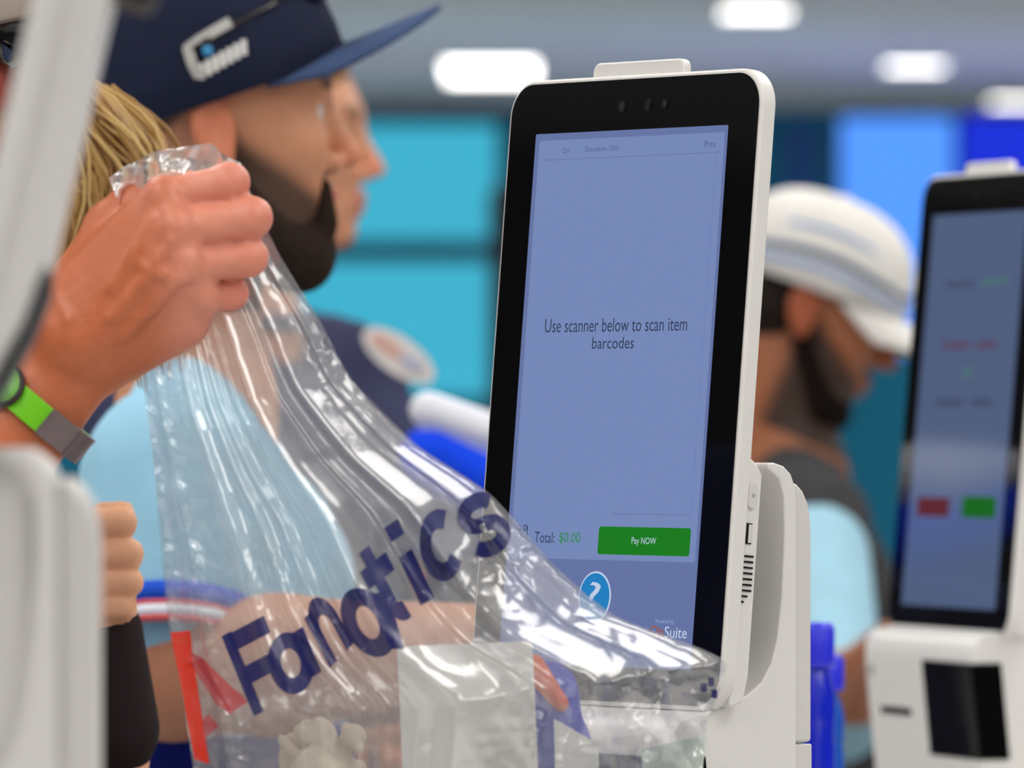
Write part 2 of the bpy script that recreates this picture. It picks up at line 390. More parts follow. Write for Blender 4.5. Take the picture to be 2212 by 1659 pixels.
def kiosk(cx, cy, zc, psi, tilt, label, style, tab_off=0.0, thick=0.012, z0=CZ, hump=True):
    t = empty('checkout_kiosk', (cx, cy, z0), -math.radians(psi)); tag(t, label, 'kiosk', 'self checkout kiosks on the counter')
    TM = Matrix.Translation((0, tab_off, zc-z0)) @ Matrix.Rotation(-math.radians(tilt), 4, 'X')
    W, H = 0.250, 0.400
    # tablet shell: rounded body, black glass proud by a hair
    shell = prism('tablet_shell', rrect(W+0.006, H+0.006, 0.024, 10), 0.0, thick, M_white, t, TM, bev=0.0022)
    glass = prism('front_glass', rrect(W, H, 0.021, 10), -0.0006, 0.002, M_glass, t, TM)
    tab = prism('camera_tab', rrect(0.092, 0.024, 0.006, 6), 0.004, max(thick-0.001, 0.011), M_white, t, TM, c=(-0.003, H/2+0.0005), bev=0.0015)
    for cxx, r, mm in ((-0.010, 0.0042, M_lens), (0.0165, 0.0040, M_lensring), (0.033, 0.0033, M_lens)):
        rg = prism('camera_lens', disc_pts(r), -0.0012, 0.0, M_lensring, glass, TM, c=(cxx, H/2-0.0175))
        prism('lens_core', disc_pts(r*0.62), -0.0018, -0.0011, mm, glass, TM, c=(cxx+0.0006, H/2-0.0175))
    if hump:
        bm_pts = [(thick-0.001,-0.200),(thick+0.010,-0.196),(thick+0.013,-0.18),(thick+0.013,-0.052),(thick+0.008,-0.046),(thick-0.001,-0.040)]
        hp = prism('rear_housing', bm_pts, -0.124, 0.124, M_white, t, TM, bev=0.002, axis='x')
        bt = prism('power_button', [(a+0.0165-0.002, b) for a, b in rrect(0.0075, 0.0165, 0.0036, 6)], 0.1235, 0.1262, M_white2, t, TM, axis='x', c=(0.002, -0.066), bev=0.0006)
        prism('power_mark', [(a, b) for a, b in disc_pts(0.0013, 12)], 0.126, 0.1265, mat('mark_grey', (170,168,165), 0.5), bt, TM, axis='x', c=(0.0165, -0.066))
        us = box('usb_port', (0.1236, 0.0095+0.002, -0.0965), (0.1249, 0.0165+0.002, -0.0835), M_black, t, TM)
        box('usb_tongue', (0.1248, 0.0155, -0.0958), (0.1252, 0.0182, -0.0842), M_white2, us, TM)
        for i in range(9):
            a0 = 0.0095 + max(0, 2-i)*0.0022; a1 = 0.0215 - max(0, i-6)*0.0028
            box('vent_slot', (0.1236, a0, -0.1048-i*0.0036), (0.1247, a1, -0.1036-i*0.0036), M_black, t, TM)
    sh = 0.345; sw = 0.194; oz = -0.0055
    DM = TM @ Matrix.Translation((0, -0.0007, oz))
    disp = prism('display', rrect(sw, sh, 0.0008, 2), -0.0004, 0.0003, UI['bg'] if style == 'main' else UI['bg2'], t, DM)
    X = lambda s: (s-0.5)*sw
    Zt = lambda q: (0.5-q)*sh
    if style == 'main':
        prism('ui_panel', rrect(sw*0.965, sh*0.79, 0.002, 4), -0.0006, 0.0, UI['panel'], disp, DM, c=(0.001, Zt(0.408)))
        for q, s0, s1 in ((0.050, 0.06, 0.975), (0.7165, 0.55, 0.955)):
            box('ui_rule', (X(s0), -0.0008, Zt(q)-0.0003), (X(s1), -0.0005, Zt(q)+0.0003), UI['line'], disp, DM)
        box('ui_rule', (X(0.953), -0.0008, Zt(0.716)), (X(0.957), -0.0005, Zt(0.05)), emit('ui_line2', (117,137,188), 1.0), disp, DM)
        text('header_text', 'Qty', UI['grey'], disp, DM, X(0.150), X(0.188), Zt(0.0345), 0.0042)
        text('header_text', 'Description / SKU', UI['grey'], disp, DM, X(0.272), X(0.447), Zt(0.0345), 0.0044)
        text('header_text', 'Price', UI['grey'], disp, DM, X(0.893), X(0.948), Zt(0.0335), 0.0042)
        text('prompt_text', 'Use scanner below to scan item', UI['dark'], disp, DM, X(0.125), X(0.868), Zt(0.365), 0.0088)
        text('prompt_text', 'barcodes', UI['dark'], disp, DM, X(0.382), X(0.600), Zt(0.3985), 0.0076)
        text('total_text', 'Total:', UI['dark'], disp, DM, X(0.150), X(0.256), Zt(0.7635), 0.0070)
        text('total_amount', '$0.00', UI['gtext'], disp, DM, X(0.280), X(0.392), Zt(0.7640), 0.0074)
        b = prism('pay_button', rrect(0.0915, 0.0178, 0.0018, 4), -0.0008, 0.0, UI['green'], disp, DM, c=(X(0.722), Zt(0.7665)))
        text('pay_text', 'Pay NOW', UI['white'], disp, DM, X(0.660), X(0.786), Zt(0.7675), 0.0056)
        for dx, r in ((0.066, 0.0014), (0.095, 0.0020)):
            ring = [(X(dx)+r*math.cos(a), r*math.sin(a)) for a in np.linspace(0, 2*math.pi, 17)[:-1]]
            vs = [DM@Vector((x, -0.0009, Zt(0.746)+z)) for x, z in ring]+[DM@Vector((X(dx)+(x-X(dx))*.65, -0.0009, Zt(0.746)+z*.65)) for x, z in ring]
            mesh('cart_icon', vs, [(i,(i+1)%16,16+(i+1)%16,16+i) for i in range(16)], UI['dark'], disp)
        box('cart_icon', (X(0.106), -0.0010, Zt(0.768)), (X(0.109), -0.0008, Zt(0.742)), UI['dark'], disp, DM)
        c = prism('help_ring', disc_pts(0.0162, 40, 0.0165), -0.0007, 0.0, UI['white'], disp, DM, c=(X(0.487), Zt(0.872)))
        prism('help_circle', disc_pts(0.0150, 40, 0.0153), -0.0009, 0.0, UI['blue'], disp, DM, c=(X(0.487), Zt(0.872)))
        qm = text('question_mark', '?', UI['white'], disp, DM, X(0.462), X(0.520), Zt(0.868), 0.0165)
        qm.data.transform(DM @ Matrix.Translation((0,-0.0004,0)) @ DM.inverted())
        text('credit_text', 'Powered by', UI['pale'], disp, DM, X(0.812), X(0.905), Zt(0.9135), 0.0032)
        text('credit_logo', 'Op', UI['orange'], disp, DM, X(0.787), X(0.857), Zt(0.9335), 0.0088)
        text('credit_logo', 'Suite', UI['white'], disp, DM, X(0.862), X(0.975), Zt(0.9320), 0.0072)
    elif style == 'dim':
        for s0, s1, q, h, k in ((0.20,0.50,0.18,0.006,'t2'), (0.58,0.86,0.175,0.006,'tg2'), (0.22,0.80,0.335,0.008,'tr2'), (0.47,0.56,0.405,0.009,'tg2'), (0.20,0.80,0.480,0.008,'t2')):
            n = max(2, int((s1-s0)*16)); xs = np.linspace(s0, s1, n)
            for i in range(n-1):
                if (i % 5) == 4: continue
                box('ui_text_bar', (X(xs[i])+0.0006, -0.0008, Zt(q)-h/2), (X(xs[i+1])-0.0006, -0.0004, Zt(q)+h/2*(0.6 if i % 2 else 1)), UI[k], disp, DM)
        prism('cancel_button', rrect(0.066, 0.0165, 0.0015, 3), -0.0008, 0.0, UI['red2'], disp, DM, c=(X(0.26), Zt(0.748)))
        prism('accept_button', rrect(0.068, 0.0185, 0.0015, 3), -0.0008, 0.0, UI['green2'], disp, DM, c=(X(0.75), Zt(0.745)))
    # stand: column and foot in one profile, back cover split by a seam
    prof = [(-0.030,0.0),(-0.046,0.160),(-0.045,0.176),(-0.036,0.186),(-0.012,0.191),(0.003,0.195),(0.018,0.200),(0.030,0.208),(0.038,0.220),(0.043,0.236),(0.0465,0.262),
            (0.0485,0.300),(0.048,0.325),(0.044,0.336),(0.034,0.343),(0.034,0.346),(0.040,0.3462),(0.048,0.344),(0.054,0.339),(0.0575,0.331),(0.0585,0.322),(0.0585,0.0)]
    prism('stand_body', prof, -0.112, 0.112, M_white, t, bev=0.0035, axis='x')
    prism('back_cover', [(0.0588,0.1685),(0.0588,0.334),(0.063,0.3325),(0.068,0.328),(0.0720,0.321),(0.0742,0.312),(0.075,0.302),(0.075,0.1685)], -0.108, 0.108, M_white2, t, bev=0.003, axis='x')
    prism('back_cover', [(0.0588,0.0),(0.0588,0.1675),(0.075,0.1675),(0.075,0.0)], -0.108, 0.108, M_white2, t, bev=0.0012, axis='x')
    box('mount_block', (-0.05, tab_off+thick-0.004, 0.27), (0.05, 0.050, 0.32), M_white2, t)
    # scanner window wraps the near front corner of the foot; slot and mark beside it
    fy = lambda z: -0.030-(0.016/0.160)*z
    zs = (0.080, 0.163)
    wv = []
    for z in zs:
        for x, y in ((0.012, fy(z)-0.0015), (0.1135, fy(z)-0.0015), (0.1145, fy(z)+0.028), (0.1105, fy(z)+0.028), (0.1095, fy(z)+0.003), (0.012, fy(z)+0.003)):
            wv.append(Vector((x, y, z)))
    bm = bmesh.new(); vs = [bm.verts.new(v) for v in wv]
    bm.faces.new(vs[:6]); bm.faces.new(vs[6:])
    for i in range(6): bm.faces.new((vs[i], vs[(i+1)%6], vs[6+(i+1)%6], vs[6+i]))
    bevel(from_bm('scanner_window', bm, M_glass, t), 0.0012, 2)
    box('card_slot', (-0.085, fy(0.115)-0.0010, 0.113), (-0.022, fy(0.115)+0.002, 0.119), M_black, t)
    box('printed_mark', (-0.105, fy(0.150)-0.0006, 0.146), (-0.094, fy(0.150)+0.002, 0.155), mat('print_grey', (170,168,166), 0.6), t)
    return t
c = P(1325, 840, 4.45)
kiosk(c.x, c.y, c.z, 51.6, 5.2, 'tall white kiosk in sharp focus with a bright screen asking to scan barcodes', 'main')
c = P(2085, 872, 6.05)
kiosk(c.x, c.y, c.z, 69.0, 5.2, 'blurred white kiosk at the right edge with red and green buttons on its screen', 'dim')
FK = -0.253
fk = kiosk(FK, 3.0, 1.413, 87.0, 13.2, 'blurred white kiosk seen edge on at the left edge, nearest the camera', 'off', tab_off=0.011, thick=0.012, z0=CZ+0.017, hump=False)
TM = Matrix.Translation((0, 0.011, 1.413-CZ-0.017)) @ Matrix.Rotation(-math.radians(13.2), 4, 'X')
prism('rear_casing', [(0.0115,0.196),(0.026,0.194),(0.030,0.188),(0.030,0.052),(0.027,0.030),(0.020,0.006),(0.0115,-0.030)], -0.122, 0.122, M_white, fk, TM, bev=0.002, axis='x')
prism('rear_shadow_strip', [(0.0305,0.055),(0.0322,0.045),(0.0292,0.024),(0.0222,0.0),(0.0145,-0.036),(0.0120,-0.034),(0.0202,0.004),(0.0272,0.029)], -0.1225, 0.1225, M_black, fk, TM, axis='x')  # shadow line behind the tablet, modelled as a black strip
prism('rear_clip', [(0.0295,0.176),(0.046,0.174),(0.049,0.180),(0.049,0.200),(0.0295,0.200)], -0.05, 0.05, M_black, fk, TM, bev=0.003, axis='x')
prism('front_cover', [(-0.040,0.0),(-0.034,0.300),(-0.026,0.326),(-0.010,0.340),(0.020,0.346),(0.0480,0.346),(0.0480,0.0)], -0.100, 0.100, M_white, fk, None, bev=0.004, axis='x')
o = box('riser_plate', (FK-0.06, 2.87, CZ), (FK+0.11, 3.13, CZ+0.0165), M_counter_b, bev=0.003)
tag(o, 'thin dark plate under the nearest kiosk', 'plate')

# blue bottles behind the sharp kiosk
M_bot = mat('blue_plastic', (20,40,205), 0.15, 0.6, coat=0.5); M_bot2 = mat('blue_label', (24,84,190), 0.3); M_cap = mat('bottle_cap', (42,48,225), 0.35); M_bw = mat('bottle_white', (200,210,235), 0.3)
for px, Yb, top, lab in ((1768, 5.35, 1345, 'blue plastic bottle right behind the sharp kiosk column'), (1790, 5.62, 1415, 'lighter blue bottle half hidden behind the first blue bottle')):
    b = P(px, 0, Yb); t = empty('bottle', (b.x, Yb, CZ)); tag(t, lab, 'bottle', 'blue bottles on the counter')
    ht = P(0, top, Yb).z-CZ
    lathe('bottle_body', [(0.010,0),(0.0125,0.004),(0.0125,ht*0.55),(0.0115,ht*0.6),(0.0125,ht*0.64),(0.0125,ht*0.74),(0.008,ht*0.82),(0.007,ht*0.86)], M_bot if px == 1768 else M_bot2, t)
    lathe('bottle_cap', [(0.012,ht*0.84),(0.0125,ht*0.86),(0.0125,ht*0.98),(0.010,ht)], M_cap, t)
    lathe('label_band', [(0.0127,ht*0.28),(0.0129,ht*0.29),(0.0129,ht*0.36),(0.0127,ht*0.37)], M_bw, t)
# ------------------------------------------------------------------ people
M_skin = mat('skin', rough=0.5, spec=0.4, attr=True, noise=0.10, nscale=60, sss=0.0)
def cloth(name, rgb, noise=0.10): return mat('cloth_'+name, rgb, 0.9, 0.15, noise=noise, nscale=22, bump=0.4)
def frame(H, yaw, pitch=0.0, roll=0.0):
    """head frame: +x towards the nose, +y to the person's left, +z up"""
    return Matrix.Translation(H) @ Matrix.Rotation(math.radians(yaw), 4, 'Z') @ Matrix.Rotation(math.radians(pitch), 4, 'Y') @ Matrix.Rotation(math.radians(roll), 4, 'X')
def R3(M): return np.array(M.to_3x3(), np.float32)
def add_head(s, M, neck_to):
    g = lambda *p: M @ Vector(p); R = R3(M)
    s.ell(g(-.005,0,.045), (.098,.076,.086), R, .01)
    s.ell(g(.042,0,-.015), (.053,.059,.085), R, .03)
    s.ell(g(.036,0,-.058), (.05,.052,.042), R, .02)
    s.ball(g(.076,0,-.083), .017, .02)
    s.cap(g(.083,-.03,.042), g(.083,.03,.042), .011, .011, .016)
    for y in (-1, 1):
        s.ball(g(.066,y*.040,-.008), .02, .02)
        s.ball(g(.103,y*.033,.019), .013, .014, True)
        s.ball(g(.077,y*.031,.019), .0125, .003)
    s.cap(g(.090,0,.03), g(.114,0,-.014), .007, .0105, .010)
    for y in (-1, 1): s.ball(g(.100,y*.012,-.021), .0085, .007)
    s.cap(g(.089,-.018,-.0465), g(.097,0,-.0445), .0062, .0072, .006); s.cap(g(.089,.018,-.0465), g(.097,0,-.0445), .0062, .0072, .006)
    s.cap(g(.088,-.016,-.0575), g(.094,0,-.058), .0065, .0078, .006); s.cap(g(.088,.016,-.0575), g(.094,0,-.058), .0065, .0078, .006)
    for y in (-1, 1):
        Re = R3(M @ Matrix.Rotation(math.radians(-14), 4, 'Y') @ Matrix.Rotation(math.radians(y*-16), 4, 'Z'))
        s.ell(g(-.008,y*.083,.004), (.020,.0075,.033), Re, .006)
        s.ell(g(-.004,y*.091,.006), (.011,.0065,.020), Re, .006, True)
        s.ball(g(.002,y*.079,-.024), .008, .006)
    s.cap(g(-.018,0,-.055), neck_to, .054, .058, .03)
def head_color(V, M, skin, lips, hair, stubble=None, beard_z=-.012, hairline=.09, iris=(70,60,50)):
    inv = np.array(M.inverted(), np.float32); L = V@inv[:3,:3].T+inv[:3,3]
    x, y, z = L[:,0], L[:,1], L[:,2]; ay = np.abs(y)
    C = np.tile(np.array(lin(skin)), (len(V),1))
    inh = (z > -.14) & (x > -.15) & (x < .16) & (ay < .12) & (z < .2)
    def put(wt, c): 
        nonlocal C; wt = (wt*inh)[:,None]; C = C*(1-wt)+np.array(lin(c))*wt
    red = tuple(min(255, int(v*f)) for v, f in zip(skin, (1.05,.82,.78)))
    put(0.55*sm(.03,.0,np.sqrt((x-.115)**2+y**2+(z+.012)**2)), red)
    put(0.65*sm(.070,.080,ay), red)
    if stubble is not None:
        low = sm(beard_z, beard_z-.02, z-0.35*np.maximum(x-.03,0)*0)*sm(-.03,-.005,x)
        must = sm(.03,.02,ay)*sm(-.042,-.036,z)*sm(-.025,-.031,z)*sm(.08,.088,x)
        mouth = sm(.021,.016,ay)*sm(-.066,-.062,z)*sm(-.038,-.042,z)*sm(.08,.088,x)
        cheek = sm(.05,.0,x-.0)*sm(.04,.06,ay)*sm(.02,-.01,z)*sm(-.02,0.0,x)
        front = sm(.016,.03,x)*sm(-.028-.0,-.055,z)
        wt = np.clip(np.maximum(sm(.014,-.012,z-(.004-.62*np.clip(x,0,.1)))*sm(-.012,.012,x)*sm(.08,.074,ay), must), 0, 1)*(1-mouth)
        put(0.92*wt, stubble)
    put(0.7*sm(.021,.014,ay)*sm(-.066,-.063,z)*sm(-.038,-.041,z)*sm(.084,.090,x), lips)
    put(sm(.047,.041,ay)*sm(.012,.017,ay)*sm(.036,.040,z)*sm(.056,.050,z)*sm(.075,.082,x)*.85, hair)
    de = np.sqrt((x-.077)**2+(ay-.031)**2+(z-.019)**2)
    eye = sm(.0145,.0132,de)*sm(.0065,.0050,np.abs(z-.018))
    put(eye, (225,220,215)); put(eye*sm(.0065,.005,np.sqrt((ay-.031)**2+(z-.018)**2)), iris)
    put(sm(.016,.014,de)*sm(.0045,.006,np.abs(z-.018))*sm(.0095,.007,np.abs(z-.018))*.6, tuple(int(v*.55) for v in skin))
    if hairline is not None:
        put(sm(0,.012,z-hairline+.9*np.maximum(.0,-(x-.055))*1.0-.0)*(1-sm(.072,.08,ay)*(z<.045)), hair)
    return C
def add_hand(s, wrist, d, n, side, curl=(50,70,45), thumb=True, sc=1.0):
    """wrist point, finger direction d, palm normal n (where the palm faces), side +1/-1: lateral sense of the thumb"""
    d = Vector(d).normalized(); n = (Vector(n)-Vector(n).dot(d)*d).normalized(); l = d.cross(n)*side
    wrist = Vector(wrist); R = np.array([[*d],[*l],[*n]], np.float32).T
    s.ell(wrist+d*.048*sc, (.055*sc,.041*sc,.016*sc), R, .012)
    for i, (off, ln, r) in enumerate(((.030,.044,.0098),(.010,.048,.010),(-.010,.045,.0095),(-.029,.036,.0082))):
        p = wrist+d*(.088-.006*abs(i-1))*sc+l*off*sc; a = 0.0
        s.cap(wrist+d*.03*sc+l*off*.7*sc, p, .012*sc, .0108*sc, .008)
        for k, fr in enumerate((1.0,.62,.5)):
            a += math.radians(curl[k]); q = p+(d*math.cos(a)+n*math.sin(a))*ln*fr*sc
            s.cap(p, q, r*sc*(1-.06*k), r*sc*(.94-.06*k), .004); p = q
    if thumb:
        a = wrist+d*.02*sc+l*.03*sc+n*.006*sc; b = a+(d*.6+l*.62+n*.35)*.042*sc; c = b+(d*.85+l*.1+n*.6).normalized()*.032*sc; e = c+(d*.9-l*.2+n*.5).normalized()*.026*sc
        s.cap(a, b, .015*sc, .012*sc, .012); s.cap(b, c, .0115*sc, .0105*sc, .005); s.cap(c, e, .0105*sc, .009*sc, .004)
class Person:
    def __init__(s, label, H, yaw, pitch=0, body_yaw=None, roll=0, skin=(214,150,118), lips=(190,100,90), hair=(80,56,40), stubble=None, beard_z=-.012, hairline=.09,
                 shirt=None, shirt_name='shirt', pants=None, arms=(), vox=.0045, sleeve=.55, neck_open=.0, build=1.0, collar=False, lean=0.0, trouser_top=None, drop=0.0, fwd=0.0, extra=None):
        H = Vector(H); s.H = H; s.M = frame(H, yaw, pitch, roll); by = yaw if body_yaw is None else body_yaw
        s.B = Matrix.Translation(H-Vector((-fwd,0,0.20+drop))) @ Matrix.Rotation(math.radians(by), 4, 'Z')     # neck base, lean: hips shift along -x
        base = s.B @ Vector((-.05-lean,0,0)); base.z = 0.0; s.base = base
        s.root = empty('person', base); tag(s.root, label, 'person', None)
        g = lambda *p: s.B @ Vector(p); R = R3(s.B)
        neck = g(-.045,0,.005); bw = build
        sk = Sculpt(); add_head(sk, s.M, neck)
        sk.cap(neck, g(-.05,0,-.10), .06, .07, .03)
        sh = Sculpt()
        sh.ell(g(-.045,0,-.17), (.118*bw,.175*bw,.165), R, .02)
        sh.ell(g(-.035-lean*.5,0,-.40), (.122*bw,.158*bw,.21), R, .05)
        sh.ell(g(-.045-lean,0,-.56), (.122*bw,.165*bw,.10), R, .05)
        for y in (-1, 1): sh.cap(g(-.05,y*.05,-.005), g(-.05,y*.150*bw,-.045), .052, .066, .04)
        if collar:
            for i in range(9):
                a0, a1 = -2.6+5.2*i/9, -2.6+5.2*(i+1)/9
                sh.cap(neck+(s.B.to_3x3()@Vector((.066*math.cos(a0),.066*math.sin(a0),.012))), neck+(s.B.to_3x3()@Vector((.066*math.cos(a1),.066*math.sin(a1),.012))), .012, .012, .008)
        sh.cap(neck+Vector((0,0,.10)), g(-.04,0,.0), .052, .060, .006, True)
        sk.cap(g(-.05,-.13,-.055), g(-.05,.13,-.055), .045, .045, .03)
        for a in arms:
            S = g(-.05, a['side']*.172*bw, -.062); E = Vector(a['elbow']); Wp = Vector(a['wrist']); r = a.get('r', 1.0)
            sk.cap(S, E, .046*r, .038*r, .02); sk.cap(E, E.lerp(Wp,.35), .038*r, .040*r, .015); sk.cap(E.lerp(Wp,.35), Wp, .040*r, .026*r, .015)
            fr = a.get('sleeve', sleeve)
            if fr <= 1:
                sh.cap(S, S.lerp(E, fr), .062*r, .060*r, .03)
            else:
                sh.cap(S, E, .060*r, .054*r, .03); sh.cap(E, E.lerp(Wp, fr-1), .054*r, .046*r, .02)
            if 'hand' in a: add_hand(sk, Wp, *a['hand'])
        if extra: extra(sk)
        s.sk, s.sh = sk, sh; s.arms = arms
        col = lambda V: head_color(V, s.M, skin, lips, hair, stubble, beard_z, hairline)
        s.body = sculpt_obj('body', sk, vox, M_skin, s.root, base, col)
        def crease(V):
            n = vnoise(V, 22, 3)+.5*vnoise(V, 55, 4)-.75
            out = V.copy(); out[:,2] += .010*n; out[:,0] += .008*n; return out
        s.shirt = sculpt_obj(shirt_name, sh, .008, shirt, s.root, base, None, crease)
        tr = Sculpt(); hz = trouser_top or (H.z-.76)
        hip = g(-.045-lean,0,0); hip.z = hz
        tr.ell(hip-Vector((0,0,.06)), (.120*bw,.160*bw,.15), R, .02)
        for y in (-1, 1):
            top = hip+s.B.to_3x3()@Vector((0,y*.085,-.12)); kn = hip+s.B.to_3x3()@Vector((.01,y*.095,-.48)); ft = hip+s.B.to_3x3()@Vector((-.01,y*.10,0)); ft.z = .10
            tr.cap(top, kn, .090, .066, .03); tr.cap(kn, ft, .064, .055, .02)
        sculpt_obj('trousers', tr, .014, pants, s.root, base)
        for y in (-1, 1):
            so = Sculpt(); ft = hip+s.B.to_3x3()@Vector((-.03,y*.10,0)); ft.z = .05; to = hip+s.B.to_3x3()@Vector((.15,y*.115,0)); to.z = .04
            so.cap(ft, to, .048, .038, .01); so.ball(ft+Vector((0,0,.04)), .05, .02)
            sculpt_obj('shoe', so, .012, mat('shoe', (40,42,48), 0.6), s.root, base)
    def loc(s, v): return Vector(v)-s.base

def cap_mesh(per, name, m, tilt, rim_z=.045, r=(.110,.090,.098), brim_len=.075, brim_droop=.012, brim_m=None, c=(-.006,0), stripe=None, brim_pitch=0.0):
    """baseball cap in the head frame, tilted about the ear axis (positive lifts the peak)"""
    CM = per.M @ Matrix.Translation((c[0],c[1],rim_z)) @ Matrix.Rotation(math.radians(-tilt), 4, 'Y')
    n, k = 48, 14; v, f = [], []
    for j in range(k+1):
        a = (math.pi/2)*j/k
        for i in range(n):
            t = 2*math.pi*i/n; rr = math.cos(a)**.75 if j < k else 0.0
            seam = 1-.012*math.exp(-((((t/(math.pi/3))+.5) % 1-.5)/.05)**2)
            hz = r[2]*math.sin(a)**.95 + (.012*math.cos(t) if j == 0 else 0)*0
            v.append(per.loc(CM @ Vector((r[0]*rr*math.cos(t)*seam, r[1]*rr*math.sin(t)*seam, hz-.014*(j == 0)))))
    for j in range(k):
        for i in range(n): f.append((j*n+i, j*n+(i+1)%n, (j+1)*n+(i+1)%n, (j+1)*n+i))
    cr = mesh(name, v, f, m, per.root, True)
    sd = cr.modifiers.new('solid', 'SOLIDIFY'); sd.thickness = .003; sd.offset = 1
    # peak
    v, f = [], []; nu, nv = 21, 8; BM = CM @ Matrix.Rotation(math.radians(-brim_pitch), 4, 'Y')
    for top in (0, 1):
        for j in range(nv+1):
            for i in range(nu):
                t = math.radians(-72+144*i/(nu-1)); q = j/nv
                ex = brim_len*q*math.cos(t*.92)**.6
                x = (r[0]*.985)*math.cos(t)+ex; y = (r[1]*.985)*math.sin(t)*(1-.08*q)
                z = -.012-brim_droop*q-1.5*abs(y)**1.8*(.35+.65*q)+(.0035 if top else 0)
                v.append(per.loc(BM @ Vector((x,y,z))))
    N = (nv+1)*nu
    for j in range(nv):
        for i in range(nu-1):
            a = j*nu+i; f.append((a,a+nu,a+nu+1,a+1)); f.append((N+a,N+a+1,N+a+nu+1,N+a+nu))
    for i in range(nu-1):
        a = nv*nu+i; f.append((a,N+a,N+a+1,a+1)); f.append((i,i+1,N+i+1,N+i))
    for j in range(nv):
        a = j*nu; b = a+nu-1; f.append((a,N+a,N+a+nu,a+nu)); f.append((b,b+nu,N+b+nu,N+b))
    pk = mesh('peak', v, f, brim_m or m, cr, True)
    bt = Sculpt(); tp = CM @ Vector((0,0,r[2]+.001)); bt.ell(per.loc(tp), (.009,.009,.005), None, .003)
    sculpt_obj('cap_button', bt, .0025, m, cr)
    return cr, CM
def ribbon(pts, wd, nrm, th=.0):
    """flat strip along pts with half width wd, facing nrm"""
    v, f = [], []
    for i, p in enumerate(pts):
        a = Vector(pts[max(i-1,0)]); b = Vector(pts[min(i+1,len(pts)-1)]); tdir = (b-a).normalized(); s = tdir.cross(Vector(nrm)).normalized()
        ww = wd[i] if hasattr(wd, '__len__') else wd
        v += [Vector(p)+s*ww, Vector(p)-s*ww]
    for i in range(len(pts)-1): f.append((2*i,2*i+1,2*i+3,2*i+2))
    return v, f
def tube(pts, r, n=6):
    v, f = [], []
    for i, p in enumerate(pts):
        a = Vector(pts[max(i-1,0)]); b = Vector(pts[min(i+1,len(pts)-1)]); t = (b-a).normalized()
        u = t.cross(Vector((.3,.2,.93))).normalized(); w_ = t.cross(u); rr = r[i] if hasattr(r,'__len__') else r
        for k in range(n):
            an = 2*math.pi*k/n; v.append(Vector(p)+u*rr*math.cos(an)+w_*rr*math.sin(an))
    for i in range(len(pts)-1):
        for k in range(n): f.append((i*n+k, i*n+(k+1)%n, (i+1)*n+(k+1)%n, (i+1)*n+k))
    f.append(tuple(range(n-1,-1,-1))); f.append(tuple(range((len(pts)-1)*n, len(pts)*n)))
    return v, f

# --- man in the navy cap and light blue shirt
Yc = 5.62
lb = cloth('light_blue', (150,200,226))
p1 = Person('bearded man in a navy cap and light blue shirt, facing right behind the lifted hand', P(452, 296, Yc), 10, 0, body_yaw=0, drop=.025, fwd=.035, skin=(204,142,108), hair=(60,46,36), stubble=(52,40,32), hairline=.085,
    shirt=lb, pants=cloth('royal_navy', (18,30,110)), trouser_top=1.16, build=1.08,
    arms=[dict(side=-1, elbow=P(372,1455,5.36), wrist=P(1040,1400,5.25), hand=((1,0,-.1),(0,.3,-1),1,(25,30,20)), r=1.3, sleeve=.66),
          dict(side=1, elbow=P(420,1500,5.85), wrist=P(980,1480,5.75), hand=((1,0,-.1),(0,-.3,-1),-1,(25,30,20)), sleeve=.66)])
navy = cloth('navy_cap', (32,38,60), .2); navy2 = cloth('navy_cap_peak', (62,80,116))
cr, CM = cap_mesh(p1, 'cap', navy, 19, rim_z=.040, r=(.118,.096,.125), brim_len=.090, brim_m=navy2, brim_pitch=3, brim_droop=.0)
bd = Sculpt(); g = lambda *q: p1.loc(p1.M @ Vector(q))
Rp = R3(p1.M)
bd.ell(g(.074,0,-.092), (.030,.036,.034), Rp, .02); 
for y in (-1,1):
    bd.cap(g(.005,y*.064,-.03), g(.03,y*.056,-.075), .013, .017, .02); bd.cap(g(.03,y*.056,-.075), g(.07,y*.03,-.1), .017, .024, .02)
    bd.cap(g(.090,y*.022,-.040), g(.092,y*.026,-.07), .007, .010, .01)
sculpt_obj('beard', bd, .004, mat('beard_hair', (44,34,28), 0.95, 0.1, noise=.35, nscale=160, bump=.6), p1.root)
# sunglasses pushed up on the cap, and the white embroidery on its side
gm = mat('glasses_grey', (176,176,172), 0.3); gd = mat('glasses_dark', (14,14,18), 0.15, 0.6)
def cs(x, z, y=None):
    """point on the near side of the cap crown (cap frame)"""
    rz = max(0.02, 1-(z/.125)**2)**.5; yy = -.096*math.sqrt(max(.02, rz**2-(x/.118)**2))-.006
    return p1.loc(CM @ Vector((x, yy, z)))
sg = empty('sunglasses', (0,0,0)); sg.parent = p1.root
v, f = tube([cs(x, z) for x, z in ((-.012,.030),(.0,.034),(.03,.040),(.055,.043),(.08,.047))], [.0045,.0042,.0035,.003,.003], 8); mesh('temple', v, f, gd, sg, True)
v, f = ribbon([cs(x, z)+Vector((0,-.004,0)) for x, z in ((-.016,.032),(-.004,.036),(.01,.039),(.026,.042))], .0042, (0,-1,0)); mesh('temple_grip', v, f, gm, sg)
v, f = ribbon([cs(x, z)+Vector((0,-.004,0)) for x, z in ((-.014,.034),(-.015,.02),(-.013,.008))], .0042, (0,-1,0)); mesh('temple_tip', v, f, gm, sg)
Sg = Sculpt()
for y in (-1,1): Sg.ell(p1.loc(CM@Vector((.108,y*.036,.052))), (.010,.030,.020), R3(CM @ Matrix.Rotation(y*.5,4,'Z')), .004)
Sg.cap(p1.loc(CM@Vector((.114,-.02,.056))), p1.loc(CM@Vector((.114,.02,.056))), .004, .004, .004)
sculpt_obj('lens_frame', Sg, .004, gd, sg)
v, f = [], []
